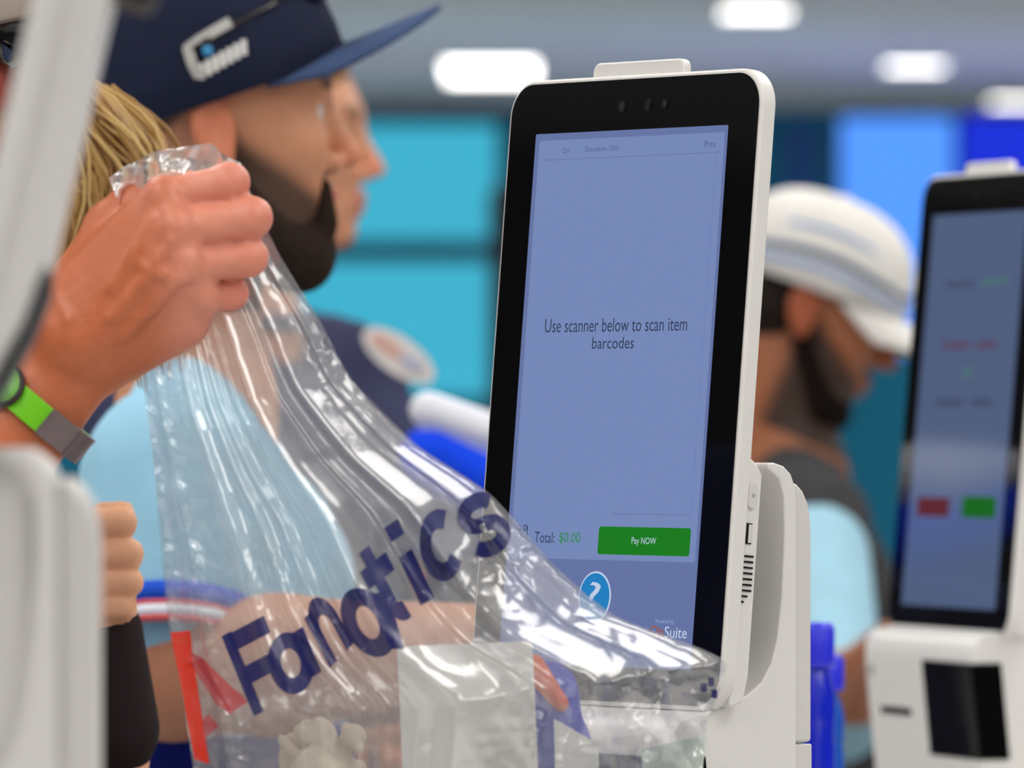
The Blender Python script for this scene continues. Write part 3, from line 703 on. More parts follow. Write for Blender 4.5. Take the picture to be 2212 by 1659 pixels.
for i in range(7):
    x = -.012+.0065*i; a = [cs(x+.0035*q, .006+.012*q+.0012*i)+Vector((0,-.003,0)) for q in (0,.5,1)]
    vv, ff = ribbon(a, .0024, (0,-1,0)); b0 = len(v); v += vv; f += [tuple(k+b0 for k in q) for q in ff]
mesh('embroidery', v, f, mat('thread_white', (226,226,224), 0.8), cr)
Sb = Sculpt(); Sb.ell(cs(.0,.026)+Vector((0,-.002,0)), (.005,.002,.005), None, .002); sculpt_obj('embroidery', Sb, .0016, mat('thread_blue', (66,150,205), 0.8), cr)
# striped hem of the near sleeve
a = p1.arms[0]; S = p1.B @ Vector((-.05,-.172*1.08,-.062)); E = Vector(a['elbow']); ax = (E-S).normalized(); c0 = S.lerp(E,.66)+ax*.030
u = ax.cross(Vector((0,1,0))).normalized(); w_ = ax.cross(u)
for k, (z0, z1, mm) in enumerate(((-.016,.0,cloth('hem_blue',(36,84,205))), (.0,.004,cloth('hem_red',(214,96,100))), (.004,.013,cloth('hem_white',(226,228,240))), (.013,.017,cloth('hem_red',(214,96,100))))):
    v, f = [], []; n = 28
    for z in (z0, z1):
        for i in range(n):
            t = 2*math.pi*i/n; v.append(p1.loc(c0+ax*z+(u*math.cos(t)+w_*math.sin(t))*.083))
    f = [(i,(i+1)%n,n+(i+1)%n,n+i) for i in range(n)]
    hm = mesh('sleeve_hem', v, f, mm, p1.shirt, True); sd = hm.modifiers.new('s','SOLIDIFY'); sd.thickness = .004

# --- man in the navy polo behind him
Y2 = 7.5
p2 = Person('brown haired man in a navy polo with an oval chest badge, behind the capped man', P(588, 330, Y2), -8, 2, body_yaw=-38, skin=(222,158,124), lips=(196,110,100), hair=(120,82,52), hairline=.075,
    shirt=cloth('navy_polo', (62,66,96)), shirt_name='polo_shirt', pants=cloth('khaki', (120,104,84)), collar=True, build=1.12,
    arms=[dict(side=-1, elbow=P(560,1400,7.2), wrist=P(760,1560,7.0), hand=((1,-.3,0),(0,0,-1),1), sleeve=.7), dict(side=1, elbow=P(1010,1330,7.45), wrist=P(900,1560,7.2), hand=((0,-1,0),(0,0,-1),-1), sleeve=.7)])
hr = Sculpt(); M2 = p2.M; R2 = R3(M2); g2 = lambda *q: p2.loc(M2 @ Vector(q))
hr.ell(g2(-.012,0,.062), (.100,.081,.080), R2, .01); hr.ell(g2(-.05,0,.01), (.06,.079,.06), R2, .02)
hr.ell(g2(.10,0,.035), (.05,.075,.045), R2, .015, True)
sculpt_obj('hair', hr, .005, mat('hair_brown', (128,88,56), 0.7, 0.3, noise=.3, nscale=120, bump=.6), p2.root)
def patch(per, name, centre, u, v_, ru, rv, m, n=28):
    vs = [per.loc(Vector(centre)+Vector(u)*ru*math.cos(2*math.pi*i/n)+Vector(v_)*rv*math.sin(2*math.pi*i/n)) for i in range(n)]
    o = mesh(name, vs, [tuple(range(n))], m, per.shirt); s_ = o.modifiers.new('s','SOLIDIFY'); s_.thickness = .002; return o
def on_surface(sc, px, py, y0, y1):
    ys = np.linspace(y0, y1, 500); pts = np.array([P(px,py,float(y))[:] for y in ys]); d = sc.eval(pts); k = np.nonzero(d < 0)[0]
    return P(px, py, float(ys[k[0]])) if len(k) else P(px, py, (y0+y1)/2)
cb = on_surface(p2.sh, 862, 768, 6.9, 7.6)+Vector((0,-.012,0))
patch(p2, 'chest_badge', cb, (.82,.1,-.57), (.57,0,.82), .044, .019, cloth('badge_white',(226,222,220)))
patch(p2, 'badge_stripe', cb+Vector((-.012,-.004,.010)), (.82,.1,-.57), (.57,0,.82), .020, .008, cloth('badge_orange',(216,176,166)))
patch(p2, 'badge_stripe', cb+Vector((.014,-.004,-.008)), (.82,.1,-.57), (.57,0,.82), .014, .006, cloth('badge_blue',(186,192,214)))

# --- man in the white cap on the far side
Y3 = 8.2
p3 = Person('dark bearded man in a white cap bent over the far side of the counter', P(1740, 676, Y3), 0, 24, body_yaw=6, fwd=.03, skin=(168,104,70), lips=(140,80,66), hair=(40,30,26), stubble=(34,25,21), hairline=.07,
    shirt=cloth('charcoal', (62,62,64)), shirt_name='t_shirt', pants=cloth('dark_jeans', (44,52,66)), build=1.08, lean=.03,
    arms=[dict(side=-1, elbow=P(1800,1530,7.7), wrist=P(1925,1395,7.45), hand=((.6,-.4,.1),(0,0,-1),1,(20,25,20)), sleeve=.3), dict(side=1, elbow=P(1960,1450,8.3), wrist=P(2040,1440,8.0), hand=((.7,-.5,0),(0,0,-1),-1,(20,25,20)), sleeve=.6)])
wcap = cloth('white_cap', (232,230,226)); cr3, CM3 = cap_mesh(p3, 'cap', wcap, 4, rim_z=.040, r=(.114,.096,.100), brim_len=.088, brim_droop=.020)
for k, (z, hw, mm) in enumerate(((.006,.004,cloth('cap_stripe_blue',(150,174,214))), (.022,.0045,cloth('cap_stripe_dark',(92,112,140))), (.052,.003,cloth('cap_stripe_blue',(150,174,214))))):
    v, f = [], []; n = 48
    for zz in (z-hw, z+hw):
        rz = math.sqrt(1-(zz/.100)**2)**.8
        for i in range(n):
            t = 2*math.pi*i/n; v.append(p3.loc(CM3 @ Vector((.1185*rz*math.cos(t), .1005*rz*math.sin(t), zz+.006*math.sin(3*t)))))
    st = mesh('cap_stripe', v, [(i,(i+1)%n,n+(i+1)%n,n+i) for i in range(n)], mm, cr3, True)
bd = Sculpt(); R3_ = R3(p3.M); g3 = lambda *q: p3.loc(p3.M @ Vector(q))
bd.ell(g3(.068,0,-.094), (.032,.036,.028), R3_, .02)
for y in (-1,1): bd.cap(g3(.005,y*.062,-.03), g3(.06,y*.04,-.095), .012, .02, .02)
sculpt_obj('beard', bd, .005, mat('beard_black', (28,21,18), 0.95, 0.1, noise=.3, nscale=160, bump=.6), p3.root)
hr = Sculpt(); hr.ell(g3(-.045,0,.0), (.062,.080,.06), R3_, .01); sculpt_obj('hair', hr, .006, mat('hair_black', (36,28,24), 0.8, 0.2, noise=.3, nscale=120), p3.root)
# light blue long sleeve of his undershirt
S3 = p3.B @ Vector((-.05,-.172*1.08,-.062)); E3 = Vector(p3.arms[0]['elbow']); W3 = Vector(p3.arms[0]['wrist'])
us = Sculpt(); us.cap(p3.loc(S3.lerp(E3,.12)), p3.loc(E3), .064, .058, .02); us.cap(p3.loc(E3), p3.loc(E3.lerp(W3,.25)), .058, .050, .02)
sculpt_obj('undershirt_sleeve', us, .008, cloth('pale_blue_sleeve', (162,206,226)), p3.root)

# --- people further back
Y4 = 9.6
p4 = Person('long haired person in a dark top mostly hidden behind the kiosk column', P(1610, 660, Y4), 40, 8, skin=(190,130,100), hair=(96,66,44), hairline=.06,
    shirt=cloth('dark_top', (48,50,52)), shirt_name='top', pants=cloth('black_trousers', (30,30,34)), vox=.007,
    arms=[dict(side=-1, elbow=P(1560,1200,9.3), wrist=P(1640,1380,9.2), hand=((.4,-.6,-.4),(0,0,-1),1)), dict(side=1, elbow=P(1730,1180,9.8), wrist=P(1700,1380,9.4), hand=((0,-.8,-.4),(0,0,-1),-1))])
hr = Sculpt(); R4 = R3(p4.M); g4 = lambda *q: p4.loc(p4.M @ Vector(q))
hr.ell(g4(-.014,0,.055), (.102,.086,.086), R4, .01)
for y in (-1,1): hr.cap(g4(-.01,y*.068,.02), g4(-.02,y*.075,-.22), .035, .03, .03)
hr.cap(g4(-.07,0,.0), g4(-.08,0,-.24), .055, .05, .04); hr.ell(g4(.11,0,.0), (.06,.058,.08), R4, .01, True)
sculpt_obj('hair', hr, .007, mat('hair_chestnut', (108,76,48), 0.7, 0.3, noise=.35, nscale=60, bump=.6), p4.root)
# --- person lifting the bag: mostly outside the frame, the right forearm and hand reach in
Yh = 4.10
p6 = None
def grip_hand(s):
    Q = lambda px, py, dy=0.0: P(px, py, Yh+dy)
    base = [Q(132,688,.012), Q(152,724,.002), Q(182,758,.004), Q(212,784,.014)]
    mcp = [Q(352,428,-.006), Q(380,496,-.016), Q(398,574,-.014), Q(432,640,-.002)]
    pip = [Q(496,394,-.006), Q(543,470,-.010), Q(537,556,-.006), Q(499,634,.006)]
    rb = [.0115,.0120,.0112,.0098]
    for i in range(4):
        s.cap(base[i], mcp[i], .0165, .0125, .014)
        s.ball(mcp[i]+Vector((.001,-.0052,.001)), .0108-.0008*(i == 3), .006)
    s.cap(Q(170,700,.022), Q(340,520,.020), .026, .026, .02)                 # palm behind the metacarpals
    s.cap(Q(238,760,.016), Q(400,700,.012), .017, .014, .016)               # heel on the little finger side
    for i in range(4):
        s.cap(mcp[i]+Vector((0,.003,0)), pip[i], rb[i]*.99, rb[i]*.96, .0028)
        s.ball(pip[i], rb[i]*1.02, .003)
        dip = pip[i]+Vector((-.0135,.026,-.002)); tip = dip+Vector((-.021,.004,-.001))
        s.cap(pip[i], dip, rb[i]*.96, rb[i]*.88, .003); s.cap(dip, tip, rb[i]*.88, rb[i]*.76, .003)
    # thumb lies behind the index finger
    t0, t1, t2, t3 = Q(150,660,.030), Q(235,490,.038), Q(285,436,.036), Q(395,398,.030)
    s.cap(t0, t1, .018, .0135, .018); s.cap(t1, t2, .0135, .0118, .008); s.cap(t2, t3, .0115, .0095, .006)
    return base, mcp, pip
owner_H = P(-300, 146, 4.36)
class Owner(Person): pass
p6 = Person.__new__(Person)
def make_owner():
    per = p6; per.H = owner_H; per.M = frame(owner_H, 0, 0)
    per.B = Matrix.Translation(owner_H-Vector((0,0,.20))) ; base = per.B @ Vector((-.05,0,0)); base.z = 0; per.base = base
    per.root = empty('person', base); tag(per.root, 'sunburnt person in sunglasses at the left edge whose bare hand lifts the clear bag', 'person')
    g = lambda *p: per.B @ Vector(p); R = R3(per.B); neck = g(-.045,0,.005)
    s = Sculpt(); add_head(s, per.M, neck); s.cap(neck, g(-.05,0,-.10), .06, .07, .03); s.cap(g(-.05,-.13,-.055), g(-.05,.13,-.055), .045, .045, .03)
    Wp = P(158, 785, Yh+.014); fd = (P(40,925,Yh+.014)-Wp).normalized(); E = Wp+fd*.26; S = g(-.05,-.172,-.062)
    s.cap(S, E, .050, .042, .02); s.cap(E, Wp+fd*.15, .042, .041, .02)
    up = Vector((fd.z,0,-fd.x)).normalized()
    for o_ in (-.0085, .0085): s.cap(Wp+fd*.15+up*o_*.8, Wp+fd*.015+up*o_, .036, .0195, .015)     # two bones: a flattened wrist
    s.ball(P(186,742,Yh-.004), .012, .012)                                    # wrist bone
    base_, mcp, pip = grip_hand(s)
    # veins and tendons ride on the finished surface
    def surf(px, py): return on_surface(s, px, py, Yh-.06, Yh+.06)
    for path, r in ((((338,552),(352,590),(336,640),(300,684),(270,716)),.0024), (((352,590),(372,610),(398,606)),.0016), (((280,560),(318,580),(340,600)),.0015),
                    (((330,470),(290,540),(240,620)),.0026), (((372,520),(310,610),(240,690)),.0026), (((390,600),(330,670),(260,735)),.0022), (((120,640),(150,690),(150,740)),.0014)):
        pts = [surf(*q) for q in path]
        for a, b in zip(pts, pts[1:]): s.cap(a, b, r, r, .004)
    L = S+Vector((0,.344,0)); E2 = L+Vector((.02,.03,-.28)); W2 = E2+Vector((.16,-.08,-.16))
    s.cap(L, E2, .046, .038, .02); s.cap(E2, W2, .039, .026, .02); add_hand(s, W2, (.7,-.2,-.6), (0,-1,-.2), 1, (25,30,20))
    mc = np.array([v[:] for v in mcp]); pc = np.array([v[:] for v in pip])
    def col(V):
        C = head_color(V, per.M, (178,84,68), (160,80,74), (150,116,70), (176,140,90), hairline=.07)
        far = np.linalg.norm(V-np.array(owner_H[:]), axis=1) > .215
        skin = np.array(lin((200,110,70))); pink = np.array(lin((222,142,118))); brown = np.array(lin((166,84,52)))
        dm = np.min([np.linalg.norm(V-m_, axis=1) for m_ in mc], 0); dp = np.min([np.linalg.norm(V-m_, axis=1) for m_ in pc], 0)
        ax = (V[:,0]-P(300,0,Yh).x)/(P(430,0,Yh).x-P(300,0,Yh).x)
        w1 = np.clip(np.maximum(sm(0,1,ax), .55*sm(.026,.010,dm)), 0, 1)[:,None]
        n = vnoise(V, 60, 5)[:,None]
        A = skin*(1-w1)+pink*w1; A = A*(1-.35*n*(1-w1))+brown*.35*n*(1-w1)
        w2 = (.35*sm(.016,.008,dp))[:,None]; A = A*(1-w2)+np.array(lin((228,120,104)))*w2
        C[far] = A[far]
        return C
    # head and hand share one mesh; the fine voxel size serves the hand
    per.body = sculpt_obj('body', s, .0026, MATS.get('hand_skin') or mat('hand_skin', rough=0.42, spec=0.45, attr=True, noise=0.10, nscale=140, bump=0.25), per.root, base, col)
    sh = Sculpt(); sh.ell(g(-.045,0,-.17), (.12,.175,.165), R, .02); sh.ell(g(-.035,0,-.40), (.125,.16,.21), R, .05); sh.ell(g(-.045,0,-.56), (.122,.165,.10), R, .05)
    for y in (-1,1): sh.cap(g(-.05,y*.05,-.005), g(-.05,y*.15,-.045), .052, .066, .04)
    sh.cap(S, S.lerp(E,.55), .066, .062, .03); sh.cap(L, L.lerp(E2,.6), .062, .058, .03); sh.cap(neck+Vector((0,0,.1)), g(-.04,0,0), .052, .06, .006, True)
    per.sh = sh; per.shirt = sculpt_obj('shirt', sh, .009, cloth('owner_blue', (40,48,96)), per.root, base)
    tr = Sculpt(); hip = g(-.045,0,0); hip.z = owner_H.z-.76
    tr.ell(hip-Vector((0,0,.06)), (.12,.16,.15), R, .02)
    for y in (-1,1):
        kn = hip+Vector((.01,y*.095,-.48)); ft = hip+Vector((-.01,y*.1,0)); ft.z = .1
        tr.cap(hip+Vector((0,y*.085,-.12)), kn, .09, .066, .03); tr.cap(kn, ft, .064, .055, .02)
    sculpt_obj('trousers', tr, .014, cloth('grey_shorts', (96,98,104)), per.root, base)
    for y in (-1,1):
        so = Sculpt(); ft = hip+Vector((-.03,y*.1,0)); ft.z = .05; to = hip+Vector((.15,y*.115,0)); to.z = .04
        so.cap(ft, to, .048, .038, .01); so.ball(ft+Vector((0,0,.04)), .05, .02); sculpt_obj('shoe', so, .012, mat('shoe', (40,42,48), 0.6), per.root, base)
    # cap, glasses, blond beard
    cap_mesh(per, 'cap', cloth('grey_cap', (150,138,130)), 8, rim_z=.048, r=(.112,.092,.112), brim_len=.075)
    gl = Sculpt(); q = lambda *p_: per.loc(per.M @ Vector(p_))
    for y in (-1,1):
        gl.ell(q(.098,y*.034,.016), (.006,.029,.019), R3(per.M @ Matrix.Rotation(y*.35,4,'Z')), .003); gl.cap(q(.088,y*.062,.022), q(-.005,y*.082,.026), .0035, .003, .003)
    gl.cap(q(.104,-.012,.022), q(.104,.012,.022), .0028, .0028, .003)
    sculpt_obj('sunglasses', gl, .0022, mat('sunglass_black', (12,13,18), 0.08, 0.8, coat=.6), per.root)
    bd = Sculpt(); bd.ell(q(.074,0,-.096), (.028,.036,.034), R, .02)
    for y in (-1,1): bd.cap(q(.01,y*.062,-.035), q(.06,y*.04,-.095), .012, .02, .02)
    sculpt_obj('beard', bd, .004, mat('beard_blond', (196,164,110), 0.9, 0.15, noise=.3, nscale=160, bump=.6), per.root)
    # wristband: strap, oval puck and clasp around the forearm
    c = P(82, 890, Yh+.014); ax = fd; ey = Vector((0,1,0)); ez = ax.cross(ey).normalized()
    wb = empty('wristband', (0,0,0)); wb.parent = per.root
    def arc(name, a0, a1, hw, ra, rb_, th, m, n=28, sh_=0.0):
        v, f = [], []
        for i in range(n+1):
            a = math.radians(a0+(a1-a0)*i/n)
            for r_ in (0, th):
                for sd in (-1, 1):
                    v.append(per.loc(c+ax*(sd*hw+sh_)+ez*math.cos(a)*(ra+r_)+ey*math.sin(a)*(rb_+r_)))
        for i in range(n):
            k = 4*i
            f += [(k,k+4,k+5,k+1),(k+2,k+3,k+7,k+6),(k,k+2,k+6,k+4),(k+1,k+5,k+7,k+3)]
        f += [(0,1,3,2),(4*n,4*n+2,4*n+3,4*n+1)]
        o_ = mesh(name, v, f, m, wb); bevel(o_, .0006, 2); return o_
    return arc, wb, c, ax, ey, ez
arc, wb, wc, wax, wey, wez = make_owner()
M_green = mat('strap_green', (112,200,24), 0.4, 0.4); M_green2 = mat('puck_green', (120,186,84), 0.35); M_clasp = mat('clasp_grey', (112,98,100), 0.3, 0.6, metal=.4); M_dk = mat('strap_edge', (40,30,30), 0.5)
arc('strap', 0, 360, .0085, .0335, .0285, .0028, M_green, 56)
arc('clasp', 282, 352, .0092, .0340, .0290, .0040, M_clasp, 18)
arc('clasp_lip', 318, 326, .0094, .0345, .0295, .0046, M_clasp, 4)
for nm, rr, dr, mm in (('puck_rim', 1.13, 0.0, M_dk), ('puck', 1.0, .0022, M_green2)):
    a = math.radians(222); rad = (wez*math.cos(a)*.9+wey*math.sin(a)*1.05).normalized(); tan = wax.cross(rad).normalized()
    sc_ = Sculpt(); cpos = p6.loc(wc+wez*math.cos(a)*.0345+wey*math.sin(a)*.0295+rad*dr)
    sc_.ell(cpos, (.0125*rr, .0165*rr, .0045), np.array([[*wax],[*tan],[*rad]]).T, .002)
    sculpt_obj(nm, sc_, .0012, mm, wb)

# --- blonde person between the kiosk edge and the capped man, turned away to the left
Yw = 4.92
def fist7(k):
    k.cap(P(205,1345,4.78), P(195,1200,4.775), .026, .030, .02)
    for i, (py, x1) in enumerate(((1128,262),(1196,278),(1258,280),(1312,266))):
        a = P(190, py+8, 4.752); b = P(x1, py, 4.752); r = .0112-.0006*i
        k.cap(P(180,py+20,4.765), a, .013, .012, .008); k.cap(a, b, r*1.05, r, .003); k.cap(b, b+Vector((-.004,.022,0)), r, r*.9, .002); k.cap(b+Vector((-.004,.022,0)), b+Vector((-.024,.026,0)), r*.9, r*.8, .002)
    k.cap(P(180,1230,4.79), P(225,1120,4.80), .014, .011, .01); k.cap(P(225,1120,4.80), P(265,1110,4.79), .011, .0095, .004)
p7 = Person('person with long blonde hair turned to the left behind the nearest kiosk', P(-75, 520, Yw), 178, 0, fwd=-.05, extra=fist7, skin=(226,168,132), lips=(200,110,104), hair=(170,130,76), hairline=.06,
    shirt=cloth('deep_blue', (24,44,150)), shirt_name='top', pants=cloth('blue_skirt', (22,34,120)), build=.86, vox=.0045,
    arms=[dict(side=1, elbow=P(205,1640,4.80), wrist=P(205,1345,4.78), sleeve=.4, r=.9),
          dict(side=-1, elbow=P(-60,1480,5.15), wrist=P(-250,1420,5.1), hand=((-1,0,0),(0,0,-1),1), sleeve=.5, r=.9)])
hb = Sculpt(); M7 = p7.M; R7 = R3(M7); q7 = lambda *p_: M7 @ Vector(p_)
hb.ell(q7(-.012,0,.055), (.104,.086,.088), R7, .01)
hb.cap(q7(-.06,0,.02), q7(-.082,-.01,-.06), .060, .030, .04); hb.cap(q7(-.03,.05,.0), q7(-.05,.055,-.09), .040, .026, .03); hb.cap(q7(-.03,-.05,.0), q7(-.05,-.055,-.08), .040, .024, .03)
hb.ell(q7(.10,0,.0), (.06,.06,.08), R7, .012, True)
hb2 = Sculpt(); hb2.p = hb.p
hairm = mat('hair_blonde', (186,146,84), 0.55, 0.4, noise=.45, nscale=46, bump=.5)
ho = sculpt_obj('hair', hb, .005, hairm, p7.root, p7.base)
# loose locks along the fall of the hair, joined into one lock part per shade
for shade, mm, sd in ((0, mat('lock_light', (204,170,110), 0.6, 0.3), 11), (1, mat('lock_mid', (182,142,84), 0.6, 0.3), 12), (2, mat('lock_dark', (154,116,68), 0.6, 0.3), 13)):
    rg = random.Random(sd); v, f = [], []
    for i in range(200):
        y = rg.uniform(-.085,.06); x0 = -.03-rg.random()*.07; ln = rg.uniform(.09,.14); z0 = rg.uniform(.03,.115)
        pts = []
        for k in range(9):
            q = k/8; x = x0-.040*math.sin(min(1,q*1.6)*math.pi/2)-.012*q+.004*math.sin(6*q+i); yy = y*(1+.15*q)-.003*math.sin(5*q+i*2); z = z0-ln*q**1.15
            # push out of the base volume
            c = Vector((x,yy,z)); d = float(hb2.eval([tuple(M7@c)])[0])
            if d < .004: c = c+Vector((-1,(-.6 if yy < 0 else .6),.25)).normalized()*(.005-d)
            pts.append(p7.loc(M7@c))
        vv, ff = tube(pts, [.0008,.0014,.0018,.002,.002,.0018,.0014,.001,.0004], 4); b0 = len(v); v += vv; f += [tuple(a_+b0 for a_ in q) for q in ff]
    mesh('hair_locks', v, f, mm, ho, True)
wbm = Sculpt(); W7 = Vector(p7.arms[0]['wrist']); E7 = Vector(p7.arms[0]['elbow'])
wbm.cap(p7.loc(W7.lerp(E7,.10)), p7.loc(W7.lerp(E7,.75)), .034, .045, .01)
sculpt_obj('arm_sleeve', wbm, .005, cloth('black_sleeve', (40,30,32)), p7.root)

# folded blue garment with a white top, held behind the sharp kiosk
t = empty('folded_shirts', P(985, 1040, 6.6)); tag(t, 'blue and white folded shirts just left of the sharp kiosk', 'clothes')
def slab(name, px0, py0, px1, py1, th, Y, dpt, m):
    s_ = Sculpt(); a, b = P(px0,py0,Y), P(px1,py1,Y); o_ = t.location
    for k in range(5):
        y = (k/4-.5)*dpt; s_.cap(a-o_+Vector((0,y,0)), b-o_+Vector((0,y,.004*math.sin(k*2))), th, th, .03)
    return sculpt_obj(name, s_, .006, m, t)
slab('white_layer', 925, 885, 1130, 960, .015, 6.5, .12, cloth('shirt_white', (228,230,240)))
slab('lilac_layer', 930, 925, 1130, 1005, .011, 6.5, .12, cloth('shirt_lilac', (150,160,225)))
slab('blue_layer', 935, 985, 1140, 1090, .026, 6.5, .12, cloth('shirt_blue', (20,70,230)))

t = empty('display_plinth', (P(1035,0,6.5).x, 6.5, 0)); tag(t, 'dark display plinth under the folded blue and white shirts', 'plinth')
hz_ = P(0,1156,6.5).z
box('plinth_body', (-.050,-.09,0), (.050,.09,hz_-.02), mat('plinth_dark', (36,44,70), 0.6), t, bev=.004)
box('plinth_top', (-.058,-.10,hz_-.02), (.058,.10,hz_), mat('plinth_top', (60,70,110), 0.5), t, bev=.003)
# ------------------------------------------------------------------ the clear bag
M_film = film('clear_film', milky=0.14); M_film2 = film('clear_film_back', milky=0.08)
bag_o = P(900, 2270, 4.10); bag_o.z = CZ
bag = empty('plastic_bag', bag_o); tag(bag, 'crumpled clear plastic bag with navy lettering, pulled up by a hand', 'bag')
LE = np.array([(345,600),(318,700),(305,790),(318,900),(335,1030),(350,1160),(365,1320),(385,1430),(402,1560),(425,1720),(440,1950),(470,2262)], float)
RE = np.array([(530,400),(600,545),(690,690),(760,820),(900,960),(1060,1068),(1205,1232),(1330,1335),(1568,1432),(1530,1575),(1500,1900),(1470,2262)], float)
def edge_pt(A, v):
    t_ = v*(len(A)-1); i = min(int(t_), len(A)-2); f_ = t_-i
    p0, p1_, p2_, p3_ = A[max(i-1,0)], A[i], A[i+1], A[min(i+2,len(A)-1)]
    lin_ = p1_*(1-f_)+p2_*f_
    cr_ = .5*((2*p1_)+(-p0+p2_)*f_+(2*p0-5*p1_+4*p2_-p3_)*f_**2+(-p0+3*p1_-3*p2_+p3_)*f_**3)
    return .5*lin_+.5*cr_
FOLDS = [(.07,.020,.004),(.22,.030,.006),(.315,.020,.005),(.36,.020,.005),(.43,.026,.008),(.515,.085,.030),(.655,.022,.006),(.745,.055,.018),(.90,.020,.005)]
NU, NV = 200, 300
def sheet_depth(u, v, back=False):
    """metres away from the plane of the bag, towards the camera negative"""
    grow = np.clip((v-.04)/.5, 0, 1)
    bulge = .055*np.sin(np.pi*np.clip(u,0,1))**.8*np.clip((v-.1)/.6, 0, 1)
    y = np.zeros_like(u)
    for i, (uc, wd, am) in enumerate(FOLDS):
        uu = uc+.012*np.sin(v*4+i*1.7)*grow+(.012 if back else 0)*(i % 3-1)
        x = (u-uu)/wd
        # a crease: steep near flank, slow far flank
        prof = np.where(x < 0, np.exp(-(x/.45)**2), np.exp(-(x/1.25)**2))
        y = y-am*(.35+.65*grow)*prof*(1-.5*np.clip((v-.75)/.25,0,1))
    return (y-bulge) if not back else (.35*y+bulge*.9+.012)
def crumple(X, Z, amp, seed):
    p_ = np.stack([X.ravel(), Z.ravel(), np.zeros(X.size)], 1)
    # stretched along the pull (down to the right)
    a = math.radians(-58); c_, s_ = math.cos(a), math.sin(a)
    q = np.stack([(p_[:,0]*c_+p_[:,1]*s_)*.35, (-p_[:,0]*s_+p_[:,1]*c_), p_[:,2]], 1)
    n1 = np.abs(vnoise(q, 34, seed)-.5)*2; n2 = np.abs(vnoise(q, 110, seed+1)-.5)*2; n3 = np.abs(vnoise(p_, 70, seed+2)-.5)*2
    return (amp*(n1*1.5+n2*.22+n3*.55)).reshape(X.shape)
def sheet(name, back, m, seed, amp):
    us = np.linspace(0, 1, NU); vs = np.linspace(0, 1, NV)
    U, V = np.meshgrid(us, vs)
    Lp = np.array([edge_pt(LE, v) for v in vs]); Rp_ = np.array([edge_pt(RE, v) for v in vs])
    px = Lp[:,0:1]*(1-U)+Rp_[:,0:1]*U; py = Lp[:,1:2]*(1-U)+Rp_[:,1:2]*U
    sag = 10*np.sin(np.pi*U)*np.clip((V-.2)/.3,0,1); py = py+sag
    if back: px = px+6*np.sin(9*V+2*U)
    Y0 = 4.118+.03*U*np.clip((V-.3)/.4,0,1)
    X = (px-CX)/F*4.12; Z = CAMZ-(py-HY)/F*4.12
    edge = np.clip(np.minimum(U,1-U)/.06, 0, 1)
    low = .32+1.1*np.clip((V-.50)/.2,0,1)*np.clip((U-.5)/.4,0,1)
    star = np.exp(-(((px-1075)/75)**2+((py-1225)/85)**2)**1.5)+.5*np.exp(-(((px-720)/60)**2+((py-800)/70)**2))
    rim = np.exp(-((U-.05)/.06)**2)*np.clip((V-.15)/.1,0,1)
    star = star+.75*np.clip((V-.69)/.05,0,1)*np.clip((U-.45)/.25,0,1)*(.4+.6*np.clip((1-V)/.2,0,1))
    fine = crumple(X*1.6, Z*1.6, amp, seed+9)*(1.6*star+.9*rim)
    D = Y0+sheet_depth(U, V, back)*edge+crumple(X, Z, amp, seed)*low*(.25+.75*edge)+fine
    # keep each point on its own sight line height: a real sheet at real depth
    return X, D, Z, U, V
def sheet_obj(name, back, m, seed, amp):
    X, D, Z, U, V = sheet(name, back, m, seed, amp)
    vv = np.stack([X.ravel()-bag_o.x, D.ravel()-bag_o.y, Z.ravel()-bag_o.z], 1)
    ii = (np.arange(NV-1)[:,None]*NU+np.arange(NU-1)[None,:]).ravel()
    fc = np.stack([ii, ii+NU, ii+NU+1, ii+1], 1)
    return mesh(name, vv, fc, m, bag, True), (X, D, Z)
fo, FS = sheet_obj('front_sheet', False, M_film, 21, .0045)
bo, _ = sheet_obj('back_sheet', True, M_film2, 37, .0050)
# gathered top above the fist
top = [((234,384),(262,452)), ((262,362),(300,452)), ((300,345),(350,440)), ((350,324),(400,430)), ((400,316),(450,420)), ((455,308),(490,420)), ((482,334),(520,430)), ((520,352),(548,450))]
v, f = [], []; na, nb = 60, 26
A = np.array([a for a, b in top], float); B_ = np.array([b for a, b in top], float)
for j in range(nb):
    for i in range(na):
        a = edge_pt(A, i/(na-1)); b = edge_pt(B_, i/(na-1)); q = j/(nb-1); p_ = a*(1-q)+b*q
        w0 = P(p_[0], p_[1], 4.118); n_ = np.abs(vnoise(np.array([[w0.x*.7, w0.z*1.3, 0]]), 110, 5)[0]-.5)
        w0.y += .012*n_+.008*math.sin(i*.22+.6*j/nb)+.004*math.sin(i*.5+j*.25); v.append(w0-bag_o)
for j in range(nb-1):
    for i in range(na-1): a = j*na+i; f.append((a,a+1,a+na+1,a+na))
mesh('gathered_top', v, f, film('clear_film_gathered', milky=0.34, rough=.08), bag, True)

